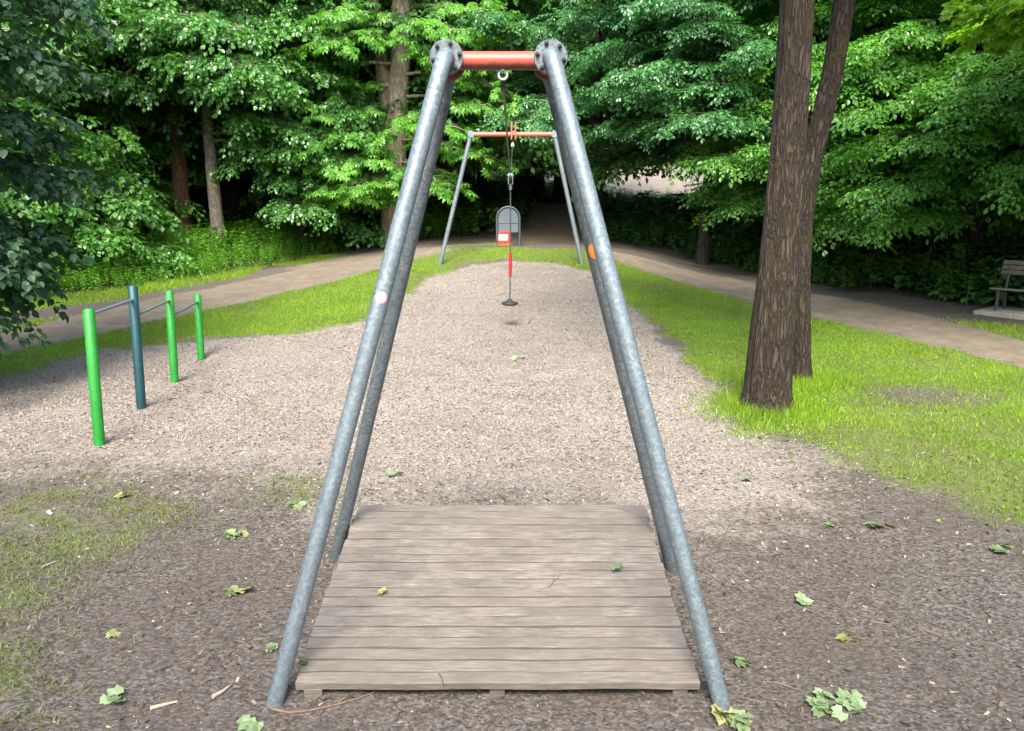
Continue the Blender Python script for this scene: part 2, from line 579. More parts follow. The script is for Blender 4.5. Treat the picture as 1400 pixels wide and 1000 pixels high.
GRAVEL = poly([(-260, 540), (-60, 520), (30, 503), (110, 480), (200, 470), (300, 463), (400, 455), (490, 440), (548, 408), (585, 378), (640, 361),
               (700, 357), (760, 360), (805, 372), (842, 398), (880, 432), (935, 485), (975, 530), (1000, 572), (1070, 603),
               (1130, 640), (1120, 690), (1010, 720), (900, 715), (690, 690), (490, 690), (430, 668), (330, 648), (150, 640), (0, 640), (-260, 660)])
near_l = [(-260, 540), (-60, 500), (0, 487), (110, 462), (200, 442), (300, 421), (400, 399), (500, 374), (560, 357), (620, 343)]
LAWN_L = poly([(620, 342), (560, 357), (500, 374), (400, 399), (300, 421), (200, 442), (110, 462), (0, 487), (-260, 530), (-260, 560), (-60, 530), (30, 508), (110, 484),
               (200, 472), (300, 465), (400, 457), (490, 442), (548, 410), (585, 380), (640, 362), (690, 358), (690, 340)])
LAWN_R = poly([(680, 340), (680, 358), (760, 361), (805, 373), (842, 399), (880, 433), (935, 486), (975, 532), (985, 570), (1030, 592), (1085, 600),
               (1150, 632), (1250, 668), (1330, 695), (1500, 760), (1500, 535), (1400, 505), (1300, 480), (1200, 456), (1100, 431), (1000, 408), (900, 378),
               (845, 357), (815, 345), (760, 340)])
PATH_L = poly([(-260, 530), (0, 487), (110, 462), (200, 442), (300, 421), (400, 399), (500, 374), (560, 357), (620, 343), (600, 338), (560, 334), (530, 337), (470, 352), (400, 370), (300, 391), (200, 410), (110, 430), (0, 455), (-260, 505)])
PATH_R = poly([(815, 345), (845, 357), (900, 378), (1000, 408), (1100, 431), (1200, 456), (1300, 480), (1400, 505), (1500, 535), (1600, 560), (1600, 520), (1500, 492), (1400, 466), (1300, 440), (1250, 427), (1150, 407), (1060, 393), (1000, 380), (900, 358), (850, 346), (830, 341)])
# the path loops round the far end of the runway
PATH_CENTRE = [(-22, 6.0), (-15, 9.8), (-10.5, 13.0), (-8.2, 15.8), (-6.6, 19.2), (-4.6, 22.4), (-1.5, 24.6), (1.2, 24.9), (3.4, 23.2), (4.9, 20.6), (6.1, 17.6), (7.3, 14.6), (8.6, 12.4), (11.5, 9.4), (17, 5.5), (24, 2.0)]


def polyline_dist(L, X, Y):
    d = np.full(X.shape, 1e9)
    for (ax, ay), (bx, by) in zip(L[:-1], L[1:]):
        ex, ey = bx - ax, by - ay
        t = np.clip(((X - ax) * ex + (Y - ay) * ey) / (ex * ex + ey * ey), 0, 1)
        d = np.minimum(d, np.hypot(X - ax - t * ex, Y - ay - t * ey))
    return d


WOOD_PATH = [(0.6, 25.0), (1.6, 28), (2.2, 31), (1.8, 34)]
MOSS1 = poly([(-150, 700), (0, 672), (110, 668), (215, 690), (225, 720), (170, 760), (120, 815), (60, 850), (-150, 870)])
MOSS2 = poly([(-150, 820), (30, 830), (100, 870), (125, 930), (100, 1030), (-150, 1030)])
MOSS3 = poly([(340, 655), (400, 640), (455, 648), (450, 685), (400, 690), (350, 680)])
BENCHG = poly([(1260, 436), (1340, 440), (1480, 455), (1480, 478), (1380, 464), (1300, 452)])
OUTL = None


def masks(X, Y):
    wob = 0.35 * fbm(X / 1.3, Y / 1.3, 11, 3)
    g = sdist(GRAVEL, X, Y) + wob
    soft = np.interp(Y, [4, 6.5, 9, 22], [1.9, 1.4, 0.45, 0.28])
    m_g = sstep(-soft, soft, g)
    pd = polyline_dist(PATH_CENTRE, X, Y)
    hw = np.interp(Y, [5, 12, 16, 22, 26], [1.15, 1.1, 0.95, 1.0, 1.25])
    pw = np.where(X > 3, hw * 0.95, hw)
    m_p = sstep(-0.3, 0.3, pw - pd + wob * 0.5)
    m_p = m_p * sstep(20.5, 22.0, Y) + (Y < 22) * np.where(np.abs(X) > 11, m_p, 0)
    m_p = np.clip(np.maximum(m_p, sstep(-0.2, 0.2, np.maximum(sdist(PATH_L, X, Y), sdist(PATH_R, X, Y)) + wob * .35)), 0, 1)
    wp = polyline_dist(WOOD_PATH, X, Y)
    m_p = np.maximum(m_p, sstep(-0.5, 0.4, 1.3 - wp + wob))
    # a trodden shoulder on the wood side of the right-hand path, in front of the bench
    lw = np.maximum(sdist(LAWN_L, X, Y), sdist(LAWN_R, X, Y)) + wob * 0.4
    m_l = sstep(-0.22 - .45 * (Y < 9) * (X > 2), 0.22 + .5 * (Y < 9) * (X > 2), lw + .35 * fbm(X / .45, Y / .45, 15, 3))
    # outside the loop: rough verge, then wood floor
    verge = sstep(-0.5, 0.0, pd - pw) * sstep(1.5, 0.7, pd - pw + wob * 2)
    outside = (Y > 22) | (X < -7) | (X > 6)
    verge = np.where((X < 0) & (Y < 23.5) & outside & (lw < 0), verge * 0.9, 0)
    moss = np.maximum(np.maximum(sstep(-0.5, 0.6, sdist(MOSS1, X, Y) + wob + .5 * fbm(X / .35, Y / .35, 16, 3)) * 0.6, sstep(-0.25, 0.3, sdist(MOSS2, X, Y) + wob) * 0.6),
                      sstep(-0.3, 0.3, sdist(MOSS3, X, Y) + wob) * 0.55)
    bg_ = sstep(-0.3, 0.3, sdist(BENCHG, X, Y) + wob) * 0.8
    m_gr = np.maximum(np.maximum(m_l, verge), np.maximum(moss * .8, bg_)) * (1 - m_p * 0.85)
    # bare trodden patch in the right lawn
    bare = sstep(1.0, 0.2, np.hypot((X - 4.9) / 1.5, (Y - 8.6) / 1.0) + wob)
    m_gr = m_gr * (1 - 0.72 * bare)
    cen = np.array([(-22, 2.0)] + PATH_CENTRE + [(24, -2.0)])
    inside = sdist(np.vstack([cen, [(24, -30), (-22, -30)]]), X, Y)
    m_f = sstep(0.3, 1.8, -inside - pw * 0.6 + wob) * (1 - m_p)
    m_f = np.where((X > 6.5) & (Y > 9) & (Y < 17.5), m_f * sstep(1.8, 3.2, -inside + wob), m_f)
    m_g = np.maximum(m_g, sstep(7.0, 4.5, np.hypot((X - 8.3) / 1.3, (Y - 46.5) / 0.9) + wob))  # sunlight painted in: the far clearing takes the paler gravel colour
    clear = 0 * sstep(7.0, 4.5, np.hypot((X - 8.3) / 1.3, (Y - 46.5) / 0.9) + wob)
    m_p = np.maximum(m_p, clear)
    m_f = m_f * (1 - sstep(6.5, 4.0, np.hypot((X - 8.3) / 1.3, (Y - 46.5) / 0.9) + wob))
    return dict(m_gravel=m_g, m_path=m_p, m_grass=m_gr, m_floor=m_f, lawn=m_l, moss=moss, verge=verge, bench_grass=bg_)


def ground_z(X, Y):
    mk = masks(X, Y)
    z = terr(X, Y)
    z = z + 0.045 * fbm(X / 0.9, Y / 0.9, 31, 3) * (0.6 + 0.8 * mk['m_gravel']) + 0.012 * fbm(X / 0.16, Y / 0.16, 41, 3) * np.clip(1 - mk['m_path'], 0.3, 1)
    z = z + 0.02 * mk['lawn']
    z = z - 0.06 * np.exp(-((X + .02 - .12 * np.sin(Y * .7)) / .42) ** 2) * sstep(5.2, 6.5, Y) * sstep(15.5, 13, Y) * mk['m_gravel']
    return z, mk


# fine sheet, split into the kinds of ground it shows
X0, X1, Y0, Y1, CELL = -13.0, 13.0, 0.0, 27.0, 0.08
gx = np.arange(X0, X1 + 1e-6, CELL); gy = np.arange(Y0, Y1 + 1e-6, CELL)
GX, GY = np.meshgrid(gx, gy)
edge = np.minimum(np.minimum(GX - X0, X1 - GX), np.minimum(GY - Y0, Y1 - GY))
GZ, MK = ground_z(GX, GY)
GZ = terr(GX, GY) * (1 - sstep(0, 0.6, edge)) + GZ * sstep(0, 0.6, edge)


def zat(x, y):
    """height of the built ground sheet, bilinear"""
    fx = np.clip((np.asarray(x, float) - X0) / CELL, 0, len(gx) - 1.001); fy = np.clip((np.asarray(y, float) - Y0) / CELL, 0, len(gy) - 1.001)
    ix = fx.astype(int); iy = fy.astype(int); ax = fx - ix; ay = fy - iy
    z = (GZ[iy, ix] * (1 - ax) + GZ[iy, ix + 1] * ax) * (1 - ay) + (GZ[iy + 1, ix] * (1 - ax) + GZ[iy + 1, ix + 1] * ax) * ay
    inside = (x > X0) & (x < X1) & (y > Y0) & (y < Y1)
    return np.where(inside, z, terr(x, y))


def z1(x, y):
    return float(zat(np.array([x]), np.array([y]))[0])


nx, ny = len(gx), len(gy)
idx = np.arange(nx * ny).reshape(ny, nx)
Q = np.stack([idx[:-1, :-1], idx[:-1, 1:], idx[1:, 1:], idx[1:, :-1]], -1).reshape(-1, 4)


def cellavg(a):
    return ((a[:-1, :-1] + a[:-1, 1:] + a[1:, 1:] + a[1:, :-1]) / 4).ravel()


cls = np.zeros(len(Q), int)
cls[cellavg(MK['m_gravel']) > 0.5] = 1
cls[cellavg(MK['m_path']) > 0.5] = 2
cls[cellavg(MK['lawn']) > 0.5] = 3
cls[cellavg(MK['m_floor']) > 0.5] = 4
ALLV = np.stack([GX.ravel(), GY.ravel(), GZ.ravel()], -1)
for ci, nm in ((0, 'ground'), (1, 'gravel_bed'), (2, 'path'), (3, 'lawn_soil'), (4, 'forest_floor')):
    q = Q[cls == ci]
    u, inv = np.unique(q, return_inverse=True)
    at = {k: MK[k].ravel()[u] for k in ('m_gravel', 'm_path', 'm_grass', 'm_floor')}
    o = link(nm, np_mesh(nm, ALLV[u], inv.reshape(-1, 4), at, True), M['ground'])
    tag(o, kind='structure')

# coarse surroundings reaching to the horizon
ox = np.unique(np.concatenate([np.arange(-300, -30, 10), np.arange(-30, 30.1, 1.0), np.arange(40, 301, 10)]))
oy = np.unique(np.concatenate([np.arange(-180, -20, 10), np.arange(-20, 70.1, 1.0), np.arange(80, 321, 10)]))
OX, OY = np.meshgrid(ox, oy)
OM = masks(OX, OY)
OZ = terr(OX, OY) - .015
oi = np.arange(OX.size).reshape(OX.shape)
OQ = np.stack([oi[:-1, :-1], oi[:-1, 1:], oi[1:, 1:], oi[1:, :-1]], -1).reshape(-1, 4)
cx = OX.ravel()[OQ].mean(1); cy = OY.ravel()[OQ].mean(1)
keep = ~((cx > X0 + 1) & (cx < X1 - 1) & (cy > Y0 + 1) & (cy < Y1 - 1))
o = link('terrain', np_mesh('terrain', np.stack([OX.ravel(), OY.ravel(), OZ.ravel()], -1), OQ[keep],
         {k: OM[k].ravel() for k in ('m_gravel', 'm_path', 'm_grass', 'm_floor')}, True), M['ground'])
tag(o, kind='structure')


# ------------------------------------------------------------------ leaves, sprays, crowns
def rotz(a):
    c, s = np.cos(a), np.sin(a); z = np.zeros_like(a); o = np.ones_like(a)
    return np.stack([np.stack([c, -s, z], -1), np.stack([s, c, z], -1), np.stack([z, z, o], -1)], -2)


def rotx(a):
    c, s = np.cos(a), np.sin(a); z = np.zeros_like(a); o = np.ones_like(a)
    return np.stack([np.stack([o, z, z], -1), np.stack([z, c, -s], -1), np.stack([z, s, c], -1)], -2)


def roty(a):
    c, s = np.cos(a), np.sin(a); z = np.zeros_like(a); o = np.ones_like(a)
    return np.stack([np.stack([c, z, s], -1), np.stack([z, o, z], -1), np.stack([-s, z, c], -1)], -2)


def leaf_shape(kind):
    if kind == 'ovate':      # two halves folded along the midrib
        V = np.array([(0, 0, 0), (.30, .28, .07), (.27, .68, .05), (0, 1, -.08), (-.27, .68, .05), (-.30, .28, .07)], float)
        F = [(0, 1, 2, 3), (0, 3, 4, 5)]
    elif kind == 'broad':
        V = np.array([(0, 0, 0), (.42, .22, .08), (.36, .66, .05), (0, 1, -.12), (-.36, .66, .05), (-.42, .22, .08)], float)
        F = [(0, 1, 2, 3), (0, 3, 4, 5)]
    elif kind == 'round':    # rounder outline for leaves seen close
        V = np.array([(0, 0, 0), (.25, .06, .05), (.40, .32, .08), (.30, .68, .04), (0, 1, -.14), (-.30, .68, .04), (-.40, .32, .08), (-.25, .06, .05), (0, .36, 0), (0, .70, -.03)], float)
        F = [(0, 1, 2, 8), (8, 2, 3, 9), (9, 3, 4, 4), (0, 8, 6, 7), (8, 9, 5, 6), (9, 4, 4, 5)]
        F = [(0, 1, 2, 8), (8, 2, 3, 9), (9, 3, 4, 5), (0, 8, 6, 7), (8, 9, 5, 6)]
    elif kind == 'rhomb':
        V = np.array([(0, 0, 0), (.34, .48, .06), (0, 1, -.05), (-.34, .48, .06)], float)
        F = [(0, 1, 2, 3)]
    elif kind == 'palmate':  # five drooping leaflets
        V = []; F = []
        for a, L in ((-1.25, .7), (-.62, .92), (0, 1.0), (.62, .92), (1.25, .7)):
            d = np.array([math.sin(a), math.cos(a), 0]); n = np.array([math.cos(a), -math.sin(a), 0]); b = len(V)
            V += [d * 0.02, d * .62 * L + n * .17 * L + (0, 0, .02), d * L + (0, 0, -.28 * L), d * .62 * L - n * .17 * L + (0, 0, .02)]
            F.append((b, b + 1, b + 2, b + 3))
        V = np.array(V)
    elif kind == 'lobed':
        V = []; F = []
        for a, L, w in ((-1.45, .62, .30), (-.72, .86, .34), (0, 1.0, .36), (.72, .86, .34), (1.45, .62, .30)):
            d = np.array([math.sin(a), math.cos(a), 0]); n = np.array([math.cos(a), -math.sin(a), 0]); b = len(V)
            V += [d * -0.02, d * .5 * L + n * w + (0, 0, .03), d * L + (0, 0, -.08 * L), d * .5 * L - n * w + (0, 0, .03)]
            F.append((b, b + 1, b + 2, b + 3))
        V = np.array(V)
    return V, np.array(F)


def spray(kind, leaf, length, nside, rng, droop=0.35, jit=0.35, twig=True, flat=True):
    """a flat twig with alternate side twigs and leaves, growing along +Y"""
    LV, LF = leaf_shape(kind)
    pos = []; az = []; VV = []; FF = []; TT = []
    def axis(p0, a, L, n):
        for i in range(n):
            t = (i + 0.6) / n
            s = 1 if i % 2 else -1
            q = p0 + np.array([math.sin(a), math.cos(a), 0]) * L * t
            q[2] -= droop * (q[1] ** 2 + q[0] ** 2) / max(length, .01)
            pos.append(q); az.append(a + s * rng.uniform(.5, 1.05))
        q = p0 + np.array([math.sin(a), math.cos(a), 0]) * L
        q[2] -= droop * (q[1] ** 2 + q[0] ** 2) / max(length, .01)
        pos.append(q); az.append(a + rng.uniform(-.2, .2))
    axis(np.zeros(3), 0.0, length, max(3, int(length / (leaf * .55))))
    for k in range(nside):
        t = (k + .7) / (nside + .7); s = 1 if k % 2 else -1
        L = length * (0.62 - 0.35 * t) * rng.uniform(.8, 1.15)
        axis(np.array([0, length * t, 0.]), s * rng.uniform(.65, .95), L, max(2, int(L / (leaf * .6))))
    pos = np.array(pos); az = np.array(az); n = len(pos)
    sl = np.arctan(2 * droop * np.hypot(pos[:, 0], pos[:, 1]) / max(length, .01))
    R = rotz(-az) @ rotx(-sl * .8 - .15 + rng.normal(0, jit, n)) @ roty(rng.normal(0, jit, n))
    S = leaf * rng.uniform(.72, 1.2, n)
    V = np.einsum('nij,mj->nmi', R, LV) * S[:, None, None] + pos[:, None, :]
    m = len(LV)
    F = (LF[None] + (np.arange(n) * m)[:, None, None]).reshape(-1, 4)
    T = np.repeat(rng.uniform(0, 1, n), m)
    V = V.reshape(-1, 3)
    if twig:
        w = 0.006
        k = 4; ys = np.linspace(0, length, k)
        tv = np.array([(x, y, -droop * y * y / length + .002) for y in ys for x in (-w * (1.2 - y / length), w * (1.2 - y / length))])
        tf = np.array([(2 * i, 2 * i + 1, 2 * i + 3, 2 * i + 2) for i in range(k - 1)]) + len(V)
        V = np.vstack([V, tv]); F = np.vstack([F, tf]); T = np.concatenate([T, np.zeros(len(tv))])
    return V, F, T


SPR = {}


def sprays(key, n=5, **kw):
    if key not in SPR:
        SPR[key] = [spray(rng=np.random.default_rng(100 + i * 7 + len(SPR)), **kw) for i in range(n)]
    return SPR[key]


def assemble(tmpl, P, az, pitch, roll, S, tint):
    """copies of spray templates at P, turned and scaled"""
    P = np.asarray(P, float); n = len(P)
    pick = RNG.integers(0, len(tmpl), n)
    Vs = []; Fs = []; Ts = []; base = 0
    R = rotz(-np.asarray(az)) @ rotx(np.asarray(pitch)) @ roty(np.asarray(roll))
    for k, (V, F, T) in enumerate(tmpl):
        s = np.where(pick == k)[0]
        if not len(s): continue
        W = np.einsum('nij,mj->nmi', R[s], V) * S[s][:, None, None] + P[s][:, None, :]
        Fs.append((F[None] + (base + np.arange(len(s)) * len(V))[:, None, None]).reshape(-1, 4))
        Vs.append(W.reshape(-1, 3)); base += len(s) * len(V)
        Ts.append((0.45 * T[None] + 0.55 * tint[s][:, None]).ravel())
    return np.vstack(Vs), np.vstack(Fs), np.concatenate(Ts)


def tree(name, label, base, trunk_pts, trunk_r, bark, leafmat, limbs, tmpl, cat='tree', group=None, coarse=None, seg=12, trunk_jit=None, tmpl_scale=(.85, 1.25), extra_stems=(), share=None, spacing=.34, tdens=1.0):
    """trunk_pts local to base; limbs: list of (h, azimuth, length, rise, droop, coarse?)"""
    root = empty(name, base, label, cat, group)
    mb = MB()
    tp = [Vector(p) for p in trunk_pts]
    mb.tube(tp, trunk_r, seg, True, True, trunk_jit)
    for pts, rr in extra_stems:
        mb.tube(pts, rr, seg, True, True, trunk_jit)
    hs = [p.z for p in tp]

    def trunk_at(h):
        for a, b, ra, rb in zip(tp[:-1], tp[1:], trunk_r[:-1], trunk_r[1:]):
            if a.z <= h <= b.z:
                f = (h - a.z) / max(b.z - a.z, 1e-6)
                return a.lerp(b, f), ra + (rb - ra) * f
        return tp[-1].copy(), trunk_r[-1]
    fine = dict(P=[], az=[], pi=[], ro=[], S=[], t=[]); big = dict(P=[], az=[], pi=[], ro=[], S=[], t=[])
    rng = random.Random(hash(label) % 9999 if False else sum(map(ord, label)))
    for (h, a, L, rise, droop, crs) in limbs:
        p0, r0 = trunk_at(h)
        dirv = Vector((math.sin(a), math.cos(a), 0)); side = Vector((math.cos(a), -math.sin(a), 0))
        bend = rng.uniform(-.25, .25)
        def at(t):
            return p0 + dirv * (L * t) + side * (bend * L * t * t) + Vector((0, 0, rise * L * t - droop * L * t * t))
        lr = min(r0 * .6, 0.012 + 0.013 * L)
        mb.tube([at(t) for t in (0, .2, .4, .6, .8, 1.0)], [lr * (1 - .85 * t) + .004 for t in (0, .2, .4, .6, .8, 1.0)], 6, True, True)
        D = big if crs else fine
        sp = spacing * (2.6 if crs else 1.0)
        ns = max(4, int(L / (sp * .62) * tdens))
        limb_t = rng.uniform(0, 1)
        for i in range(ns):
            t = .22 + .78 * (i + .5) / ns
            s = 1 if i % 2 else -1
            l2 = (L * .42 * (1.08 - .75 * t) + .25) * rng.uniform(.75, 1.2)
            a2 = a + s * rng.uniform(.6, 1.1)
            d2 = Vector((math.sin(a2), math.cos(a2), 0))
            q0 = at(t)
            nn = max(1, int(l2 / sp))
            if not crs and l2 > .5:
                mb.tube([q0, q0 + d2 * l2 * .5 + Vector((0, 0, -.02 * l2)), q0 + d2 * l2 + Vector((0, 0, -.22 * l2))], [.011, .007, .003], 4, False, True)
            for j in range(nn + 1):
                f = (j + .3) / (nn + .6)
                q = q0 + d2 * (l2 * f) + Vector((rng.gauss(0, .05), rng.gauss(0, .05), -.22 * l2 * f * f + rng.gauss(0, .06)))
                D['P'].append(q); D['az'].append(a2 + (1 if j % 2 else -1) * rng.uniform(.1, .8))
                D['pi'].append(rng.gauss(-.22, .22)); D['ro'].append(rng.gauss(0, .28))
                D['S'].append(rng.uniform(*tmpl_scale)); D['t'].append(min(1, max(0, .35 * limb_t + .65 * rng.random())))
        for j in range(2):
            D['P'].append(at(.95)); D['az'].append(a + rng.gauss(0, .4)); D['pi'].append(rng.gauss(-.3, .2)); D['ro'].append(rng.gauss(0, .3))
            D['S'].append(rng.uniform(*tmpl_scale)); D['t'].append(rng.random())
    mb.build('trunk', bark, root)
    Vs = []; Fs = []; Ts = []; b = 0
    for D, tm in ((fine, tmpl), (big, coarse)):
        if D['P'] and tm is not None:
            V, F, T = assemble(tm, [tuple(p) for p in D['P']], np.array(D['az']), np.array(D['pi']), np.array(D['ro']), np.array(D['S']), np.array(D['t']))
            Vs.append(V); Fs.append(F + b); Ts.append(T); b += len(V)
    if Vs:
        link('crown', np_mesh('crown', np.vstack(Vs), np.vstack(Fs), {'tint': np.concatenate(Ts)}), leafmat, root)
    return root


def ring_limbs(n, h0, h1, L0, L1, a0=0, a1=2 * math.pi, rise=.25, droop=.35, coarse_above=99, seed=1, hexp=1.0):
    r = random.Random(seed); out = []
    for i in range(n):
        f = (i + r.random()) / n
        h = h0 + (h1 - h0) * f ** hexp
        a = a0 + (a1 - a0) * ((i * 0.618034 + r.uniform(-.06, .06)) % 1.0)
        out.append((h, a, (L0 + (L1 - L0) * f) * r.uniform(.8, 1.2), rise + r.uniform(-.12, .12) + .25 * f, droop * r.uniform(.7, 1.3), h > coarse_above))
    return out


def straight(h, lean=(0, 0), r0=.25, r1=.08, wob=.06, seed=3, n=9, flare=1.35):
    r = random.Random(seed); pts = []; rr = []
    for i in range(n):
        f = i / (n - 1)
        pts.append((lean[0] * f * h + (r.uniform(-wob, wob) if 0 < i else 0), lean[1] * f * h + (r.uniform(-wob, wob) if 0 < i else 0), -.25 + f * (h + .25)))
        rr.append((r0 + (r1 - r0) * f) * (flare if i == 0 else 1))
    return pts, rr


T_BEECH = sprays('beech', kind='ovate', leaf=.092, length=.60, nside=5, droop=.30, jit=.30)
T_LIME = sprays('lime', kind='broad', leaf=.098, length=.55, nside=4, droop=.45, jit=.42)
T_CHEST = sprays('chest', kind='palmate', leaf=.21, length=.55, nside=2, droop=.25, jit=.30)
T_OAK = sprays('oak', kind='lobed', leaf=.12, length=.5, nside=3, droop=.2, jit=.45)
T_DARK = sprays('dark', kind='round', leaf=.105, length=.50, nside=4, droop=.40, jit=.35)
T_COARSE = sprays('coarse', kind='rhomb', leaf=.26, length=1.3, nside=5, droop=.2, jit=.45)
T_WOOD = sprays('wood', kind='rhomb', leaf=.17, length=.95, nside=5, droop=.3, jit=.40)
PI = math.pi


def gb(px, Y):
    """ground point under image column px at distance Y"""
    X = (px - 700) / FPX * (Y * CP - (terr1(0, Y) - CAMH) * SP * -1 * -1) if False else (px - 700) / FPX * (Y * CP + (CAMH - 1.0) * SP)
    return Vector((X, Y, z1(X, Y)))


# ---- left side: two trunks in a mass of lime foliage
b = gb(252, 24.5)
p, r = straight(11, (.004, .01), .27, .12, .04, 5)
tree('lime_tree', 'red-brown straight trunk rising into broad-leaved foliage behind the nettles', b, p, r, M['bark_red'], M['leaf_lime'],
     ring_limbs(26, 5.0, 10, 3.8, 2.5, coarse_above=8.6, rise=.22, droop=.32, seed=21)
     + [(5.0, PI * .93, 3.0, .15, .22, False), (5.2, PI * 1.2, 3.6, .15, .3, False), (5.6, PI * .8, 3.6, .15, .25, False), (6.0, PI, 3.8, .2, .25, False), (6.6, PI * .85, 3.6, .2, .3, False), (6.4, PI * 1.15, 3.6, .2, .3, False), (3.6, PI * 1.45, 3.0, .1, .3, False)],
     T_LIME, coarse=T_COARSE)
b = gb(298, 23.4)
p, r = straight(10, (.0, .01), .215, .09, .03, 6)
tree('lime_tree', 'slim grey trunk beside the red-brown one, standing in nettles', b, p, r, M['bark_grey'], M['leaf_lime'],
     ring_limbs(24, 4.4, 9.6, 3.6, 2.4, coarse_above=8.4, rise=.25, droop=.34, seed=22)
     + [(3.6, PI * .60, 3.0, .10, .35, False), (3.4, PI * .5, 3.4, .12, .40, False), (4.2, PI * .66, 3.4, .15, .35, False), (4.8, PI * .8, 3.4, .15, .25, False), (5.0, PI * .75, 3.6, .2, .3, False), (5.6, PI * .6, 3.6, .2, .3, False), (6.2, PI * .8, 3.6, .2, .3, False), (6.4, PI * .95, 3.4, .2, .3, False)],
     T_LIME, coarse=T_COARSE)
b = gb(415, 25.0)
p, r = straight(10, (.0, .0), .17, .07, .05, 7)
tree('lime_tree', 'leafy lime with pale glinting foliage hanging low over the nettle bank', b, p, r, M['bark_dark'], M['leaf_lime'],
     ring_limbs(46, .9, 9.0, 2.9, 2.2, a0=-.35 * PI, a1=1.12 * PI, coarse_above=8.6, rise=.2, droop=.42, seed=23), T_LIME, coarse=T_COARSE)
b = gb(120, 25.5)
p, r = straight(10, (.0, .0), .20, .08, .05, 8)
tree('lime_tree', 'lime with mid green foliage down to the ground left of the red-brown trunk', b, p, r, M['bark_dark'], M['leaf_beech'],
     ring_limbs(44, .8, 9.0, 3.8, 2.4, coarse_above=8.6, rise=.15, droop=.40, seed=24), T_LIME, coarse=T_COARSE)
b = gb(95, 19.8)
p, r = straight(3.6, (.0, .0), .06, .02, .05, 18)
tree('hazel_bush', 'low hazel bush with sunlit leaves at the left end of the nettle bank', b, p, r, M['bark_dark'], M['leaf_beech'],
     ring_limbs(26, .5, 3.5, 2.2, 1.2, rise=.35, droop=.35, seed=29), T_LIME, cat='bush')
# ---- chestnut with a pale forked trunk
b = gb(540, 25.0)
tree('chestnut_tree', 'chestnut with thick pale forked trunk and bright palmate leaves', b,
     [(0, 0, -.3), (.02, 0, 0), (.0, 0, 1.2), (.06, 0, 2.6), (.12, .0, 3.8), (.28, .0, 5.0), (.40, .05, 6.2), (.42, .1, 7.2), (.75, .1, 8.8), (.9, .1, 11)], [.62, .50, .42, .38, .36, .33, .30, .31, .24, .14],
     M['bark_pale'], M['leaf_chest'],
     [(2.9 + .33 * i, PI * ((.60 + .22 * ((i * .618) % 1)) if i % 2 else (1.10 + .34 * ((i * .618) % 1))), 3.0 + .7 * ((i * .37) % 1), .08, .26, False) for i in range(14)]
     + [(2.2, PI * 1.12, 3.0, .0, .16, False), (2.3, PI * 1.25, 3.0, .0, .2, False), (2.6, PI * .72, 2.6, .0, .3, False), (1.8, PI * 1.2, 2.3, .0, .12, False)]
     + ring_limbs(12, 8.6, 10.8, 3.6, 2.6, coarse_above=8, rise=.5, droop=.2, seed=25), T_CHEST, coarse=T_COARSE, seg=18, spacing=.46,
     extra_stems=[([(.05, 0, 3.0), (-.14, .1, 4.6), (-.30, .2, 5.8), (-.62, .3, 8.5)], [.26, .24, .22, .16])])
# ---- right side
b = gb(812, 26.0)
p, r = straight(12, (.01, .02), .30, .12, .06, 9)
tree('beech_tree', 'dark beech trunk behind the far frame with blue-green layered boughs', b, p, r, M['bark_dark'], M['leaf_beech_blue'],
     ring_limbs(22, 4.2, 9.5, 4.6, 3.0, coarse_above=8.8, rise=.18, droop=.30, seed=31)
     + [(4.2 + .40 * i, PI * (.55 + .45 * ((i * .618) % 1)), 4.4, .14, .26, False) for i in range(9)], T_BEECH, coarse=T_COARSE)
b = gb(960, 21.8)
p, r = straight(10, (.02, .0), .16, .07, .05, 10)
tree('beech_tree', 'blue-green beech with flat layered boughs just left of the twin trunks', b, p, r, M['bark_dark'], M['leaf_beech_blue'],
     ring_limbs(42, 3.45, 8.6, 3.4, 2.4, coarse_above=7.9, rise=.17, droop=.24, seed=32), T_BEECH, coarse=T_COARSE)
b = gb(1135, 20.5)
p, r = straight(10, (.0, .0), .18, .07, .05, 11)
tree('beech_tree', 'green beech with drooping boughs right behind the twin trunks', b, p, r, M['bark_dark'], M['leaf_beech'],
     ring_limbs(42, 1.9, 8.6, 3.6, 2.4, coarse_above=7.5, rise=.15, droop=.32, seed=33), T_BEECH, coarse=T_COARSE)
b = gb(1330, 18.2)
p, r = straight(10, (.0, .0), .2, .08, .05, 12)
tree('beech_tree', 'bright green beech with sunlit drooping sprays behind the bench', b, p, r, M['bark_dark'], M['leaf_beech'],
     ring_limbs(50, 1.9, 8.6, 4.2, 2.6, coarse_above=7.0, rise=.15, droop=.34, seed=34)
     + [(2.6 + .3 * i, PI * (1.0 + .55 * ((i * .618) % 1)), 4.2, .12, .28, False) for i in range(9)], T_BEECH, coarse=T_COARSE)
b = Vector((11.0, 11.5, z1(11.0, 11.5)))
p, r = straight(9, (-.01, .0), .22, .09, .05, 13)
tree('oak_tree', 'oak reaching yellow-green lobed leaves in over the bench', b, p, r, M['bark_dark'], M['leaf_oak'],
     [(4.75 + .2 * i, PI * (1.38 + .30 * ((i * .618) % 1)), 3.2 + .5 * ((i * .4) % 1), .10, .12, False) for i in range(6)] + ring_limbs(12, 5.6, 8.6, 3.0, 2.2, coarse_above=5, seed=35), T_OAK, coarse=T_COARSE)
b = G(1292, 372)
p, r = straight(1.9, (.01, .0), .035, .018, .02, 14, 7, 1.1)
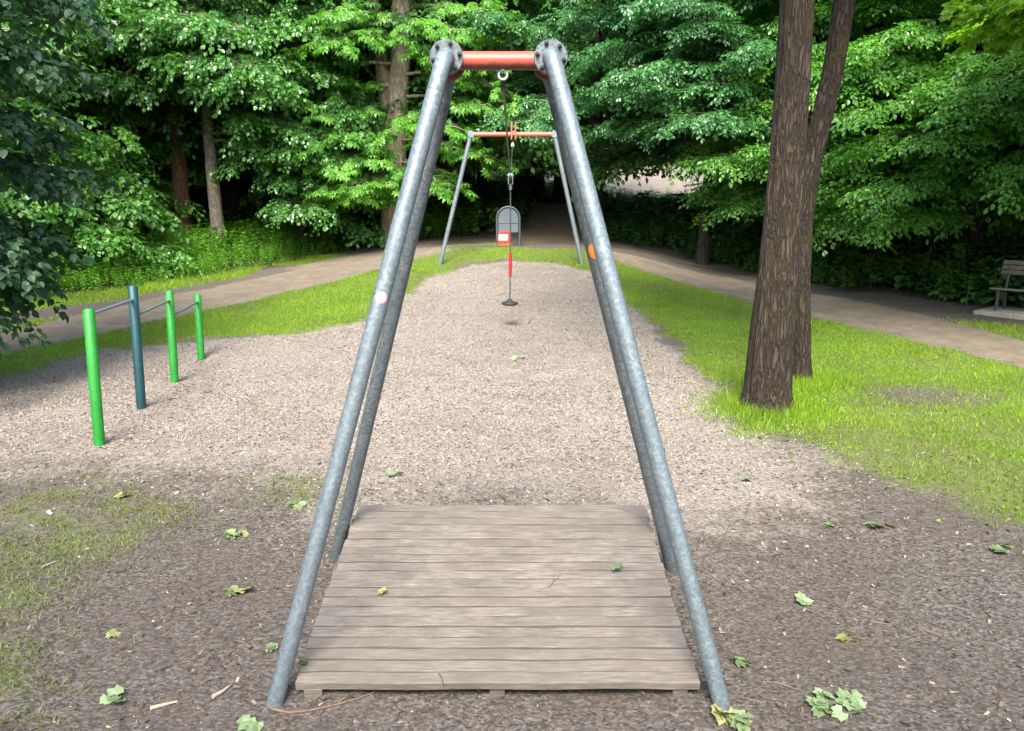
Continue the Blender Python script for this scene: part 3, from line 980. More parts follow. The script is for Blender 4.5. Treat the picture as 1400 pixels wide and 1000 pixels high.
tree('sapling', 'thin sapling with large dark leaves by the bench', b, p, r, M['bark_grey'], M['leaf_dark'],
     [(1.15, PI * .55, 1.3, .12, .12, False), (1.3, PI * .40, 1.5, .10, .1, False), (1.45, PI * .7, 1.3, .1, .15, False), (1.6, PI * .5, 1.6, .05, .1, False), (1.75, PI * .3, 1.0, .1, .15, False)], T_DARK, cat='sapling')
# ---- dark tree overhanging from the left, trunk outside the frame
b = Vector((-9.3, 8.6, z1(-9.3, 8.6)))
p, r = straight(9, (.02, .0), .22, .09, .05, 15)
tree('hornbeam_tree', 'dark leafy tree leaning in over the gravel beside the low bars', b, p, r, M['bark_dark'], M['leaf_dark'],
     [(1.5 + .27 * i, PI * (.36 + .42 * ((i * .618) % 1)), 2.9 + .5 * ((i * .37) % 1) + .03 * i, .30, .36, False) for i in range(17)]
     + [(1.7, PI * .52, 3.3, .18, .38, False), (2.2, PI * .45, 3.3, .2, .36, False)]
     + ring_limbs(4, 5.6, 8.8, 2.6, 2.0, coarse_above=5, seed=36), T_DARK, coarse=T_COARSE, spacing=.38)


# ---- the two furrowed trunks at the edge of the gravel
def furrow(seed):
    def f(i, an):
        root_ = math.exp(-max(i - 1, 0) / 3.0) * (.24 + .13 * math.sin(4 * an + seed) + .07 * math.sin(7 * an + seed * 2))
        return 1 + root_ + .05 * math.sin(5 * an + seed + .15 * i) * .5 + .035 * math.sin(11 * an + 2 * seed + .5 * math.sin(i * .5)) + .03 * math.sin(23 * an + seed * 3 + .6 * math.sin(i * .9))
    return f


def stem(pix, Y0_, Y1_, widths, top):
    pts = []
    n = len(pix)
    for i, (x, y) in enumerate(pix):
        Yi = Y0_ + (Y1_ - Y0_) * i / (n - 1)
        pts.append(PY(x, y, Yi))
    rr = [w / 2 / FPX * (Y0_ * CP + (CAMH - p.z) * SP) for w, p in zip(widths, pts)]
    pts.append(Vector(top)); rr.append(rr[-1] * .6)
    # resample densely for the bark
    out = []; ro = []
    for a, b_, ra, rb in zip(pts[:-1], pts[1:], rr[:-1], rr[1:]):
        k = 10
        for j in range(k):
            out.append(a.lerp(b_, j / k)); ro.append(ra + (rb - ra) * j / k)
    out.append(pts[-1]); ro.append(rr[-1])
    return out, ro


g1 = G(1047, 562)
pts, rr = stem([(1047, 562), (1051, 500), (1062, 388), (1070, 300), (1080, 170), (1090, 0)], g1.y + .05, g1.y + .1, [61, 58, 53, 48, 46, 44], (g1.x + .62, g1.y + .3, 10))
base1 = Vector((g1.x, g1.y, g1.z))
pts = [q - base1 for q in pts]
pts.insert(0, pts[0] + Vector((0, 0, -.25))); rr.insert(0, rr[0] * 1.06)
crown_l = ring_limbs(12, 6.6, 9.8, 2.6, 1.8, coarse_above=5, rise=.45, droop=.2, seed=41)
tree('furrowed_tree', 'thick furrowed brown trunk at the edge of the gravel', base1, pts, rr, M['bark_hero'], M['leaf_beech'], crown_l, None, coarse=T_COARSE, seg=64, trunk_jit=furrow(1.3))
g2 = G(1094, 523)
pts, rr = stem([(1095, 523), (1095, 490), (1094, 388), (1097, 300), (1107, 230), (1121, 170), (1139, 100), (1155, 0)], g2.y, g2.y + .1, [27, 25, 26, 27, 27, 27, 27, 28], (g2.x + 1.35, g2.y + .2, 9.5))
base2 = Vector(g2)
pts = [q - base2 for q in pts]
pts.insert(0, pts[0] + Vector((0, 0, -.25))); rr.insert(0, rr[0] * 1.1)
tree('furrowed_tree', 'slimmer furrowed trunk leaning right, just behind the thick one', base2, pts, rr, M['bark_hero'], M['leaf_beech'],
     ring_limbs(9, 6.8, 9.2, 2.4, 1.8, coarse_above=5, rise=.4, droop=.2, seed=42), None, coarse=T_COARSE, seg=48, trunk_jit=furrow(4.1))

# ---- the wood behind: dark trees, four kinds of crown, copied
wood_src = []
for k in range(4):
    p, r = straight(12, (random.uniform(-.02, .02), 0), .24 + .04 * k, .10, .10, 50 + k, 10)
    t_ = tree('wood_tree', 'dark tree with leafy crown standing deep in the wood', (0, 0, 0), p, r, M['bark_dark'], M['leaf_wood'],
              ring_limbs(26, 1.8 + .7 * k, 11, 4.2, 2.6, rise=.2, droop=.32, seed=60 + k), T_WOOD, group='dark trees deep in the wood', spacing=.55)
    wood_src.append(t_)


def copy_tree(src, loc, rz, s):
    c = src.copy(); COL.objects.link(c)
    c.location = loc; c.rotation_euler = (0, 0, rz); c.scale = (s, s, s)
    for ch in src.children:
        d = ch.copy(); COL.objects.link(d); d.parent = c
    return c


def wood_tag(o, x, y):
    side = 'behind the limes and chestnut' if x < -2 else ('behind the beeches' if x > 5 else 'behind the litter bin')
    deep = 'at the front of the dark wood' if y < 34 else 'deep in the wood, up the slope'
    o['label'] = f'leafy dark tree {deep} {side}'
    o['group'] = f'wood trees {deep} {side}'


rw = random.Random(77)
spots = []
for Yr, x0, x1, st in ((27.5, -19, 20, 4.6), (31.5, -24, 25, 4.8), (37, -28, 29, 5.0), (44, -33, 34, 5.4), (53, -40, 42, 6.0), (64, -48, 50, 7.0)):
    x = x0
    while x < x1:
        spots.append((x + rw.uniform(-1.2, 1.2), Yr + rw.uniform(-1.6, 1.6))); x += st * rw.uniform(.8, 1.2)
spots += [(1.2, 36.8), (-1.2, 33.0), (2.6, 41), (-14, 18.5), (-15.5, 23), (-17, 14), (14.5, 15.5), (15, 20), (16, 10.5)]
used = [0] * 4; cnt = 0
for (x, y) in spots:
    px = 700 + x / (y * CP) * FPX
    if np.hypot(x - 8.3, y - 46.5) < 8.5 or polyline_dist([(8.3, 46.5), (7.4, 33)], np.array([x]), np.array([y]))[0] < 4.6: continue
    if y < 62 and 800 < px < 955 and abs(x - 2.6) > .01: continue                    # the sunlit clearing
    if y < 30 and polyline_dist(WOOD_PATH, np.array([x]), np.array([y]))[0] < 1.6: continue
    k = cnt % 4; cnt += 1
    loc = (x, y, terr1(x, y) - .05); s = rw.uniform(.85, 1.25)
    if used[k]:
        wood_tag(copy_tree(wood_src[k], loc, rw.uniform(0, 6.28), s), x, y)
    else:
        wood_src[k].location = loc; wood_tag(wood_src[k], x, y); wood_src[k].scale = (s, s, s); used[k] = 1
# trees behind the photographer that keep the near ground in shade
for (x, y, k) in ((-5.0, -8.0, 3), (3.6, -8.6, 3), (-13.5, 1.0, 3), (13.5, 1.0, 1)):
    c = copy_tree(wood_src[k], (x, y, terr1(x, y) - .05), rw.uniform(0, 6), 1.0)
    c['label'] = 'dark tree with leafy crown at the near end of the clearing'; c['group'] = 'trees at the near end of the clearing'


# ------------------------------------------------------------------ undergrowth
def nettle(rng, h=.62, leaf=.085, kind='ovate', tiers=6):
    LV, LF = leaf_shape(kind)
    V = []; F = []; T = []; b = 0
    for i in range(tiers):
        z = h * (.25 + .75 * i / (tiers - 1)); s = leaf * (1.15 - .5 * i / tiers)
        for k in range(3 if i < tiers - 1 else 4):
            a = i * 1.57 + k * 2.1 + rng.uniform(-.3, .3)
            R = rotz(np.array([a]))[0] @ rotx(np.array([rng.uniform(-.45, .15)]))[0]
            W = LV @ R.T * s * rng.uniform(.8, 1.3) + (R @ np.array([0, .02, 0])) + (rng.normal(0, .012), rng.normal(0, .012), z)
            V.append(W); F.append(LF + b); T.append(np.full(len(LV), rng.uniform(0, 1))); b += len(LV)
    w = .006
    V.append(np.array([(-w, 0, -.05), (w, 0, -.05), (w * .5, 0, h), (-w * .5, 0, h)])); F.append(np.array([(b, b + 1, b + 2, b + 3)])); T.append(np.zeros(4))
    return np.vstack(V), np.vstack(F), np.concatenate(T)


def under(name, label, X, Y, S, tm, mat, lean=.15):
    n = len(X)
    P = np.stack([X, Y, zat(X, Y)], -1)
    V, F, T = assemble(tm, P, RNG.uniform(0, 6.28, n), RNG.normal(0, lean, n), RNG.normal(0, lean, n), S, RNG.uniform(0, 1, n))
    o = link(name, np_mesh(name, V, F, {'tint': T}), mat)
    tag(o, label, 'undergrowth', kind='stuff')
    return o


N_A = [nettle(np.random.default_rng(i)) for i in range(5)]
N_B = [nettle(np.random.default_rng(20 + i), .42, .10, 'broad', 5) for i in range(5)]


def scatter(x0, x1, y0, y1, dens):
    n = int((x1 - x0) * (y1 - y0) * dens)
    return RNG.uniform(x0, x1, n), RNG.uniform(y0, y1, n)


def edge_side(X, Y):
    return polyline_dist(PATH_CENTRE, X, Y)


X, Y = scatter(-19, -1.6, 10, 28, 40)
d = edge_side(X, Y); mk = masks(X, Y)
inside = sdist(np.vstack([PATH_CENTRE, [(24, -30), (-22, -30)]]), X, Y) > 0
k = (~inside) & (d > 1.75 + .5 * vnoise(X, Y, 8)) & (d < 5.5) & (mk['m_path'] < .3) & (vnoise(X / .8, Y / .8, 9) > -.33)
X, Y, d = X[k], Y[k], d[k]
under('nettle_undergrowth', 'bank of bright green nettles and weeds beyond the left-hand path', X, Y, np.clip(.5 + (d - 1.7) * .38, .5, 1.25) * RNG.uniform(.8, 1.25, len(X)), N_A, M['leaf_nettle'])
X, Y = scatter(1.2, 17, 9, 29, 26)
d = edge_side(X, Y); mk = masks(X, Y)
inside = sdist(np.vstack([PATH_CENTRE, [(24, -30), (-22, -30)]]), X, Y) > 0
lim = np.where((X > 6) & (Y < 18), 2.6, 1.45)
k = (~inside) & (d > lim + .6 * vnoise(X, Y, 8)) & (d < 6) & (mk['m_path'] < .3) & (vnoise(X / .9, Y / .9, 19) > -.3)
k &= ~((np.hypot(X - 9.7, Y - 14.2) < 1.5))
X, Y, d = X[k], Y[k], d[k]
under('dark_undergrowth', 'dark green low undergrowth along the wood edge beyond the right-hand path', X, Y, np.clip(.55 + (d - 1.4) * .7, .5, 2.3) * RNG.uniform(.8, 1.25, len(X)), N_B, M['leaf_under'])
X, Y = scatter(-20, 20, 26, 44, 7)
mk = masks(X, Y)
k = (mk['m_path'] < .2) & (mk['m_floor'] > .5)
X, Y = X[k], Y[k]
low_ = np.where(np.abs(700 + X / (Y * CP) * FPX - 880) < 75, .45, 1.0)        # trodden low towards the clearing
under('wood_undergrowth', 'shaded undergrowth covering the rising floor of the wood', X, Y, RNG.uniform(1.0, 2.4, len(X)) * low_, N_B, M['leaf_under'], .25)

# ------------------------------------------------------------------ grass
TRUNKS = [(base1.x, base1.y), (base2.x, base2.y)]


def blades(name, label, X, Y, H, W, mat, lean=.5, shade=None):
    n = len(X)
    Z = zat(X, Y) - .008
    a = RNG.uniform(0, 6.28, n); la = RNG.uniform(0, 6.28, n); ln = np.abs(RNG.normal(0, lean, n)) * H
    V = np.empty((n, 3, 3), np.float32)
    V[:, 0] = np.stack([X - np.cos(a) * W, Y - np.sin(a) * W, Z], -1)
    V[:, 1] = np.stack([X + np.cos(a) * W, Y + np.sin(a) * W, Z], -1)
    V[:, 2] = np.stack([X + np.cos(la) * ln, Y + np.sin(la) * ln, Z + H * .9], -1)
    patch = .5 + .9 * fbm(X / 1.1, Y / 1.1, 71, 3)
    t = np.clip(.5 * patch + .5 * RNG.uniform(0, 1, n), 0, 1)
    o = link(name, np_mesh(name, V.reshape(-1, 3), np.arange(n * 3).reshape(-1, 3), {'tint': np.repeat(t, 3)}), mat)
    return tag(o, label, 'grass', kind='stuff')


def grass_points(x0, x1, y0, y1, dens, key, thin=1.0):
    X, Y = scatter(x0, x1, y0, y1, dens)
    # keep only what the camera or a small step to the side could see
    k = np.abs(X) < .74 * Y + 2.0
    X, Y = X[k], Y[k]
    m = masks(X, Y)
    den = m[key] * np.clip(1 - m['m_path'] * 1.2, 0, 1)
    if key == 'lawn':
        den = den * np.clip(.85 + .8 * fbm(X / .8, Y / .8, 81, 3), .25, 1) * np.where(m['m_grass'] < .6, m['m_grass'] / .6, 1) ** 1.5 * np.where((X > 2.5) & (Y < 8.2), np.clip(.55 + 1.3 * fbm(X / .5, Y / .5, 83, 3) + (Y - 6.0) * .35, .4, 1), 1)
    k = RNG.uniform(0, 1, len(X)) < den * thin
    return X[k], Y[k]


X, Y = grass_points(-11, 0, 9, 23, 3200, 'lawn')
blades('lawn_grass', 'bright green grass between the gravel and the left-hand path', X, Y, .042 * RNG.uniform(.5, 1.6, len(X)), .0060 * RNG.uniform(.7, 1.4, len(X)), M['grass'])
X, Y = grass_points(0, 11, 4.2, 23, 3400, 'lawn')
for (a, b_) in TRUNKS:
    q_ = RNG.uniform(0, 6.28, 2600); w_ = .16 + .62 * RNG.uniform(0, 1, 2600) ** 1.4
    X = np.concatenate([X, a + np.cos(q_) * w_ * 1.15]); Y = np.concatenate([Y, b_ + np.sin(q_) * w_])
dt = np.min([np.hypot(X - a, Y - b_) for a, b_ in TRUNKS], axis=0)
blades('lawn_grass', 'bright green grass around the twin trunks up to the right-hand path', X, Y, (.038 + .065 * sstep(.95, .2, dt)) * RNG.uniform(.5, 1.6, len(X)), .0060 * RNG.uniform(.7, 1.4, len(X)), M['grass'])
X, Y = grass_points(-14, 0, 10, 25, 1300, 'verge')
blades('verge_grass', 'rough grass verge below the nettle bank beyond the left-hand path', X, Y, .075 * RNG.uniform(.5, 1.6, len(X)), .008 * RNG.uniform(.7, 1.4, len(X)), M['grass'])
X, Y = grass_points(6, 13, 10, 16, 1300, 'bench_grass')
blades('verge_grass', 'thin strip of grass in front of the bench', X, Y, .05 * RNG.uniform(.5, 1.6, len(X)), .008 * RNG.uniform(.7, 1.4, len(X)), M['grass'])
X, Y = grass_points(-6, 0, 2.3, 7.5, 5200, 'moss')
k = vnoise(X / .12, Y / .12, 91) + .8 * vnoise(X / .5, Y / .5, 92) > -.22
X, Y = X[k], Y[k]
blades('mossy_grass', 'sparse yellowish mossy grass on the shaded soil left of the ramp', X, Y, .035 * RNG.uniform(.4, 1.7, len(X)), .0040 * RNG.uniform(.7, 1.4, len(X)), M['moss_grass'], .9)


# ------------------------------------------------------------------ gravel chips and litter
def flakes(name, label, X, Y, L, W, mat, tint, tilt=.35, lift=.004, cat='litter'):
    n = len(X)
    base = np.array([(-.5, -.5, 0), (.5, -.35, .12), (.42, .5, 0), (-.5, .38, .10)])
    R = rotz(RNG.uniform(0, 6.28, n)) @ rotx(RNG.normal(0, tilt, n)) @ roty(RNG.normal(0, tilt, n))
    B = base[None] * np.stack([L, W, L], -1)[:, None, :]
    V = np.einsum('nij,nmj->nmi', R, B) + np.stack([X, Y, zat(X, Y) + lift], -1)[:, None, :]
    F = np.arange(n * 4).reshape(-1, 4)
    o = link(name, np_mesh(name, V.reshape(-1, 3), F, {'tint': np.repeat(tint, 4)}), mat)
    return tag(o, label, cat, kind='stuff')


X, Y = scatter(-7, 7, 4.2, 20, 1500)
k = (np.abs(X) < .72 * Y + 1)
X, Y = X[k], Y[k]
m = masks(X, Y)
k = RNG.uniform(0, 1, len(X)) < m['m_gravel'] ** 2.2 * np.interp(Y, [4, 7, 12, 20], [.8, 1, .7, .4])
X, Y = X[k], Y[k]; n = len(X)
dk = np.interp(Y, [4.5, 8.5], [.12, 0.0])
flakes('gravel_chips', 'pale pinkish chips covering the gravel bed of the runway', X, Y, RNG.uniform(.010, .030, n), RNG.uniform(.006, .014, n), M['chips'], np.clip(RNG.normal(.52, .22, n) - dk, 0, 1), .4, .005, 'gravel')
X, Y = scatter(-5, 5, 2.2, 9.5, 420)
k = (np.abs(X) < .72 * Y + .6); X, Y = X[k], Y[k]
m = masks(X, Y)
k = RNG.uniform(0, 1, len(X)) < (1 - .75 * m['m_gravel']) * (1 - .6 * m['lawn'])
X, Y = X[k], Y[k]; n = len(X)
sz = RNG.gamma(2.0, .0036, n) + .003
flakes('ground_litter', 'small dry leaf bits and crumbs strewn over the brown soil', X, Y, sz * 1.5, sz * .7, M['litter'], np.clip(RNG.beta(1.5, 3.4, n), 0, .97), .35, .004)
X, Y = scatter(-9, 10, 4.5, 20, 120)
m = masks(X, Y)
k = (np.abs(X) < .74 * Y + 1) & (RNG.uniform(0, 1, len(X)) < m['lawn'] * np.clip(.5 + 2.2 * fbm(X / .9, Y / .9, 85, 3), 0, 1))
X, Y = X[k], Y[k]; n = len(X)
flakes('lawn_weeds', 'clover and small broad-leaved weeds among the grass', X, Y, RNG.uniform(.012, .034, n), RNG.uniform(.010, .026, n), M['grass'], RNG.uniform(.1, .75, n), .45, .024, 'weeds')
X, Y = scatter(-6, 6, 4.6, 17, 60)
m = masks(X, Y)
k = (np.abs(X) < .72 * Y + .6) & (RNG.uniform(0, 1, len(X)) < m['m_gravel'] * np.clip(.15 + 2.6 * fbm(X / .5, Y / .5, 86, 3), .06, 1))
X, Y = X[k], Y[k]; n = len(X)
flakes('chip_debris', 'dark damp bits and bark scraps caught in the gravel hollows', X, Y, RNG.uniform(.012, .05, n), RNG.uniform(.006, .02, n), M['litter'], RNG.uniform(0, .38, n), .3, .008)
# short dark twiglets
X, Y = scatter(-5, 6, 2.3, 10, 9)
k = (np.abs(X) < .72 * Y + .6); X, Y = X[k], Y[k]; n = len(X)
flakes('twig_litter', 'thin dark twig scraps lying on soil and gravel', X, Y, RNG.uniform(.02, .09, n), np.full(n, .004), M['litter'], RNG.uniform(0, .45, n), .05, .007)

# ------------------------------------------------------------------ start frame of the zip line
FX = -0.06                                                # centre line of the frame
FYc, FZ = 3.68, 2.845
root = empty('zip_line_gantry', (FX, FYc, 0), 'near galvanised four-legged frame with short red crossbar over the ramp', 'gantry')
TR = 0.0385
HALF = 0.233


def loc(v):                                               # world to frame-local
    return Vector(v) - Vector((FX, FYc, 0))


def bez(p0, c, p1, n=8):
    return [p0 * (1 - t) ** 2 + c * (2 * t * (1 - t)) + p1 * t * t for t in [i / n for i in range(n + 1)]]


def round_patch(ctr, d, view, u, ra, rb, r_):
    """a round sticker bent round the tube"""
    m_ = MB(); V = []; F = []; n = 24; K = 5
    for k in range(1, K + 1):
        for i in range(n):
            a = 2 * PI * i / n; an = ra * k / K * math.cos(a) / TR
            V.append(ctr + d * (rb * k / K * math.sin(a)) + (view * math.cos(an) + u * math.sin(an)) * r_)
    F.append(tuple(range(n - 1, -1, -1)))
    for k in range(K - 1):
        for i in range(n):
            F.append((k * n + i, k * n + (i + 1) % n, (k + 1) * n + (i + 1) % n, (k + 1) * n + i))
    m_.add(V, F, True)
    return m_


fa, fb_ = G(376, 962), G(988, 967)
feet = {(-1, -1): (fa.x, fa.y), (1, -1): (fb_.x, fb_.y), (-1, 1): (-1.11, 4.40), (1, 1): (.985, 4.28)}
for (sx, sy), (bx_, by_) in feet.items():
    dc = loc((FX + sx * HALF, FYc + sy * .085, FZ))       # flange centre
    nrm = Vector((0, sy, 0))
    c = dc + nrm * .075
    foot = loc((bx_, by_, z1(bx_, by_)))
    d = (foot - c).normalized()
    foot = foot + d * .15
    seam = c + d * .16
    mb = MB().tube([seam + d * .001, (seam + foot) / 2, foot], TR, 24)
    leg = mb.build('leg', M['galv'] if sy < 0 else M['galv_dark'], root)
    mb = MB().tube([dc + nrm * .004] + bez(dc + nrm * .012, c, c + d * .085, 10) + [seam - d * .001], TR - .001, 24)
    mb.tube([seam - d * .004, seam + d * .004], TR + .0015, 24)
    mb.build('elbow', M['galv'], leg)
    MB().disc(dc, nrm, .076, .014, 40).build('flange', M['galv_dark'], leg)
    for k in range(6):
        a = 2 * PI * k / 6 + (.2 if sx < 0 else PI - .2)
        q = dc + Vector((math.cos(a) * .0605, 0, math.sin(a) * .0605))
        b_ = MB()
        b_.tube([q + nrm * .006, q + nrm * .012], .0105, 10, True, False)
        b_.tube([q + nrm * .012, q + nrm * .024], .0085, 6, True, False)
        b_.tube([q + nrm * .024, q + nrm * .031], .0045, 8, True, False)
        b_.build('bolt', M['bolt'], leg)
    if (sx, sy) == (-1, -1):
        t_ = (loc(PY(522, 407, 3.2)) - c).dot(d)
        ctr = c + d * t_; view = (loc((0, 0, CAMH)) - ctr); view = (view - d * view.dot(d)).normalized()

        def patch(rad_, r_, mat, name, par, lat=0.0):
            u = d.cross(view).normalized(); V = []; F = []
            return round_patch(ctr, d, view, u, rad_, rad_, r_).build(name, mat, par)
        s_ = patch(.027, TR + .0012, M['sticker_red'], 'sticker', leg)
        tag(s_, 'round pink-red sticker with white centre')
        patch(.019, TR + .0020, M['white'], 'sticker', leg)
        patch(.007, TR + .0027, M['sticker_red'], 'sticker', leg)
    if (sx, sy) == (1, 1):
        t_ = (loc(PY(801, 343, 4.0)) - c).dot(d)
        ctr = c + d * t_; view = (loc((0, 0, CAMH)) - ctr); view = (view - d * view.dot(d)).normalized()
        u = d.cross(view).normalized()
        m_ = round_patch(ctr, d, view, u, .029, .040, TR + .0012)
        tag(m_.build('sticker', M['orange'], leg), 'worn orange sticker')
bar_o = MB().tube([(-HALF, 0, 0), (HALF, 0, 0)], .0405, 28)
for sx in (-1, 1):
    bar_o.tube([(sx * HALF, -.072, 0), (sx * HALF, .072, 0)], .047, 24)
    bar_o.disc((sx * HALF, -.070, 0), (0, 1, 0), .075, .012, 40)
    bar_o.disc((sx * HALF, .070, 0), (0, 1, 0), .075, .012, 40)
cb = bar_o.build('crossbar', M['red'], root, (0, 0, FZ))
sh = MB()
CX = .0
hp = Vector((.018, 0, -.062))
sh.tube([hp + Vector((.020 * math.cos(a), 0, .020 * math.sin(a))) for a in [PI * 2 * i / 16 for i in range(17)]], .0065, 8)
sh.tube([(.018, -.0, -.042), (.018, 0, -.03)], .014, 10)
sh.build('shackle', M['steel_bright'], cb)
MB().tube([(.018, -.005, -.080), (.018, .03, -.098), (.02, .09, -.105), (.021, .18, -.108)], [.008, .013, .014, .008], 12).build('cable_clamp', M['black'], cb)

# ------------------------------------------------------------------ far frame
FY2 = 19.0
fl = G(600, 362); fr = Vector((PY(797, 358, FY2 - .05).x, FY2 - .05, 0))
tl = PY(644, 184, FY2); trp = PY(758, 184, FY2)
root2 = empty('zip_line_gantry', (0.05, FY2, z1(0.05, FY2)), 'far two-legged frame with long faded red crossbar at the end of the runway', 'gantry')
o0 = Vector(root2.location)
for foot, top in ((Vector((PY(600, 362, FY2).x, FY2, 0)), tl), (fr, trp)):
    foot.z = z1(foot.x, foot.y) - .1
    lg = MB().tube([top - o0, foot - o0], .054, 20).build('leg', M['galv'], root2)
    MB().disc(top - o0 + Vector((0, -.055, .0)), (0, 1, 0), .082, .02, 32).build('flange', M['galv'], lg)
zc = (tl.z + trp.z) / 2 - o0.z
cb2 = MB().tube([(tl.x - o0.x + .03, 0, zc), (trp.x - o0.x - .03, 0, zc)], .056, 24).build('crossbar', M['red_far'], root2)
fx = PY(702, 184, FY2).x - o0.x
fk = MB()
for s in (-1, 1):
    fk.box((fx + s * .048, -.075, zc + .07), (.03, .06, .40), None, .004)
fk.box((fx, -.075, zc + .02), (.07, .04, .10), None, .004)
fk.build('cable_bracket', M['red_far'], root2)

# ------------------------------------------------------------------ cable, trolley and seat
TY = 13.0
tro = PY(698, 243, TY)
A = Vector((FX + .021, FYc + .18, FZ - .108))
Bp = Vector((PY(701, 196, FY2 - .12).x, FY2 - .12, PY(701, 196, FY2 - .12).z))
cr = empty('zip_line_cable', A, 'thin steel cable strung from the near red crossbar to the far one', 'cable')
rope = []
for i in range(25):
    t = i / 24
    q = A.lerp(tro, t); q.z -= .10 * t * (1 - t)
    rope.append(q - A)
for i in range(1, 13):
    t = i / 12; q = tro.lerp(Bp, t); rope.append(q - A)
MB().tube(rope, .0065, 8).build('rope', M['steel_rope'], cr)
tb = MB()
e = (tro - Bp).normalized()
tb.tube([Bp - A, Bp + e * .10 - A], .022, 10); tb.tube([Bp + e * .10 - A, Bp + e * .16 - A], .035, 10); tb.tube([Bp + e * .16 - A, Bp + e * .42 - A], [.020, .030], 10); tb.tube([Bp + e * .42 - A, Bp + e * .5 - A], .045, 12)
tb.build('turnbuckle', M['steel_bright'], cr)

seat_c = PY(697, 414, TY)
sr = empty('disc_swing', (tro.x, tro.y, seat_c.z), 'round black disc seat hanging on a rope from its cable trolley', 'swing')
s0 = Vector(sr.location)
tm = MB()
u0 = tro - s0
for s in (-1, 1):
    tm.box(u0 + Vector((s * .035, 0, -.03)), (.012, .30, .17), None, .003)
for yy in (-.09, .09):
    tm.tube([u0 + Vector((-.03, yy, .03)), u0 + Vector((.03, yy, .03))], .042, 16)
    for s in (-1, 1):
        tm.tube([u0 + Vector((s * .041, yy, .03)), u0 + Vector((s * .052, yy, .03))], .018, 8)
tm.tube([u0 + Vector((0, 0, -.10)), u0 + Vector((0, 0, -.20))], .028, 12)
tm.build('trolley', M['galv'], sr)
MB().tube([u0 + Vector((0, 0, -.20)), u0 * .5, Vector((seat_c.x - s0.x, 0, .05))], .011, 8).build('rope', M['steel_rope'], sr)
MB().tube([PY(698, 346, TY) - s0, PY(697.5, 378, TY) - s0], [.030, .026], 12).build('sleeve', M['red_tape'], sr)
dx = seat_c.x - s0.x
dm = MB()
prof = [(.0, -.047), (.105, -.045), (.138, -.030), (.145, -.012), (.135, .004), (.085, .016), (.052, .030), (.042, .055), (.022, .064), (.0, .066)]
dm.tube([(dx, 0, z) for r_, z in prof], [max(r_, .001) for r_, z in prof], 32, True, True)
dm.build('seat_disc', M['black'], sr)

# ------------------------------------------------------------------ boarding ramp, plank by plank
NP = 20
RW, RL = 1.84, 1.54
ya, za, yb, zb = 3.055, .075, 4.585, .31
ang = math.atan2(zb - za, yb - ya)
ramp = empty('boarding_ramp', (-.068, ya, 0), 'low sloping ramp of weathered grey-brown planks under the near frame', 'ramp')
rr_ = random.Random(5)
pl_len = math.hypot(yb - ya, zb - za)
pw = pl_len / NP
me_pl = []
for v in range(4):
    mb = MB(); nseg = 14; hw_ = RW / 2; w2 = pw / 2 - .0048; th = .040; bv = .004
    rv = random.Random(30 + v)
    sec = [(-w2, 0 - bv), (-w2 + bv, 0), (w2 - bv, 0), (w2, -bv), (w2, -th), (-w2, -th)]
    vs = []
    for i in range(nseg + 1):
        x = -hw_ + 2 * hw_ * i / nseg
        zj = .0025 * math.sin(i * 1.3 + v * 2); ej = [rv.uniform(-.0015, .0015) for _ in sec]
        for (yy, zz), e_ in zip(sec, ej):
            vs.append((x, yy + e_, zz + zj + e_ * .5))
    fs = []
    ns = len(sec)
    for i in range(nseg):
        for j in range(ns):
            a = i * ns + j; b_ = i * ns + (j + 1) % ns
            fs.append((a, a + ns, b_ + ns, b_))
    fs.append(tuple(range(ns))); fs.append(tuple(range(nseg * ns + ns - 1, nseg * ns - 1, -1)))
    mb.add(vs, fs)
    me = mb.mesh('plank'); me.materials.append(M['wood']); me_pl.append(me)
for i in range(NP):
    s = (i + .5) * pw
    o = link('plank', me_pl[rr_.randrange(4)], None, ramp)
    o.location = (rr_.uniform(-.008, .008), s * math.cos(ang), za + s * math.sin(ang) + rr_.uniform(-.002, .003))
    o.rotation_euler = (ang + rr_.uniform(-.01, .01), rr_.uniform(-.0015, .0015), rr_.uniform(-.0025, .0025))
    if rr_.random() < .5: o.rotation_euler[2] += PI; o.rotation_euler[0] = -ang
for x in (-.84, 0.0, .84):
    MB().box((x, pl_len / 2 * math.cos(ang), za + pl_len / 2 * math.sin(ang) - .040 - .052), (.07, pl_len - .06, .10), Matrix.Rotation(ang, 3, 'X'), .004).build('joist', M['wood'], ramp)
    MB().box((x, pl_len * math.cos(ang) - .10, .05), (.08, .08, .26), None, .004).build('support_block', M['wood'], ramp)
MB().box((-.84, .04, .005), (.085, .07, .075), None, .004).build('support_block', M['wood'], ramp)

# ------------------------------------------------------------------ low bars on the left
pp = [((136, 607), (121, 423), 'green', .049), ((194, 562), (181, 391), 'teal', .049), ((239, 522), (231, 398), 'green', .049), ((275, 489), (270, 403), 'green', .049)]
g0 = G(*pp[0][0])
lb = empty('low_bars', g0, 'row of three low steel bars on green and teal posts in the gravel', 'climbing bars')
b0 = Vector(g0); tops = []
for (bp, tp_, colr, rp) in pp:
    g = G(*bp); top = PY(tp_[0], tp_[1], g.y + .01)
    g.z = z1(g.x, g.y)
    d_ = (top - g)
    mb = MB().tube([g - d_ * .12 - b0, g - b0, top - Vector((0, 0, .012)) - b0, top - b0], [rp, rp, rp, rp - .012], 28)
    po = mb.build('post', M[colr], lb)
    tag(po, 'green painted post' if colr == 'green' else 'taller dark teal painted post')
    MB().tube([top - b0, top + Vector((0, 0, .006)) - b0], [rp - .014, rp - .02], 24).build('cap', M[colr], po)
    tops.append((g, top))
barpx = [(((128, 432)), (181, 409)), ((184, 433), (231, 410)), ((234, 432), (270, 413))]
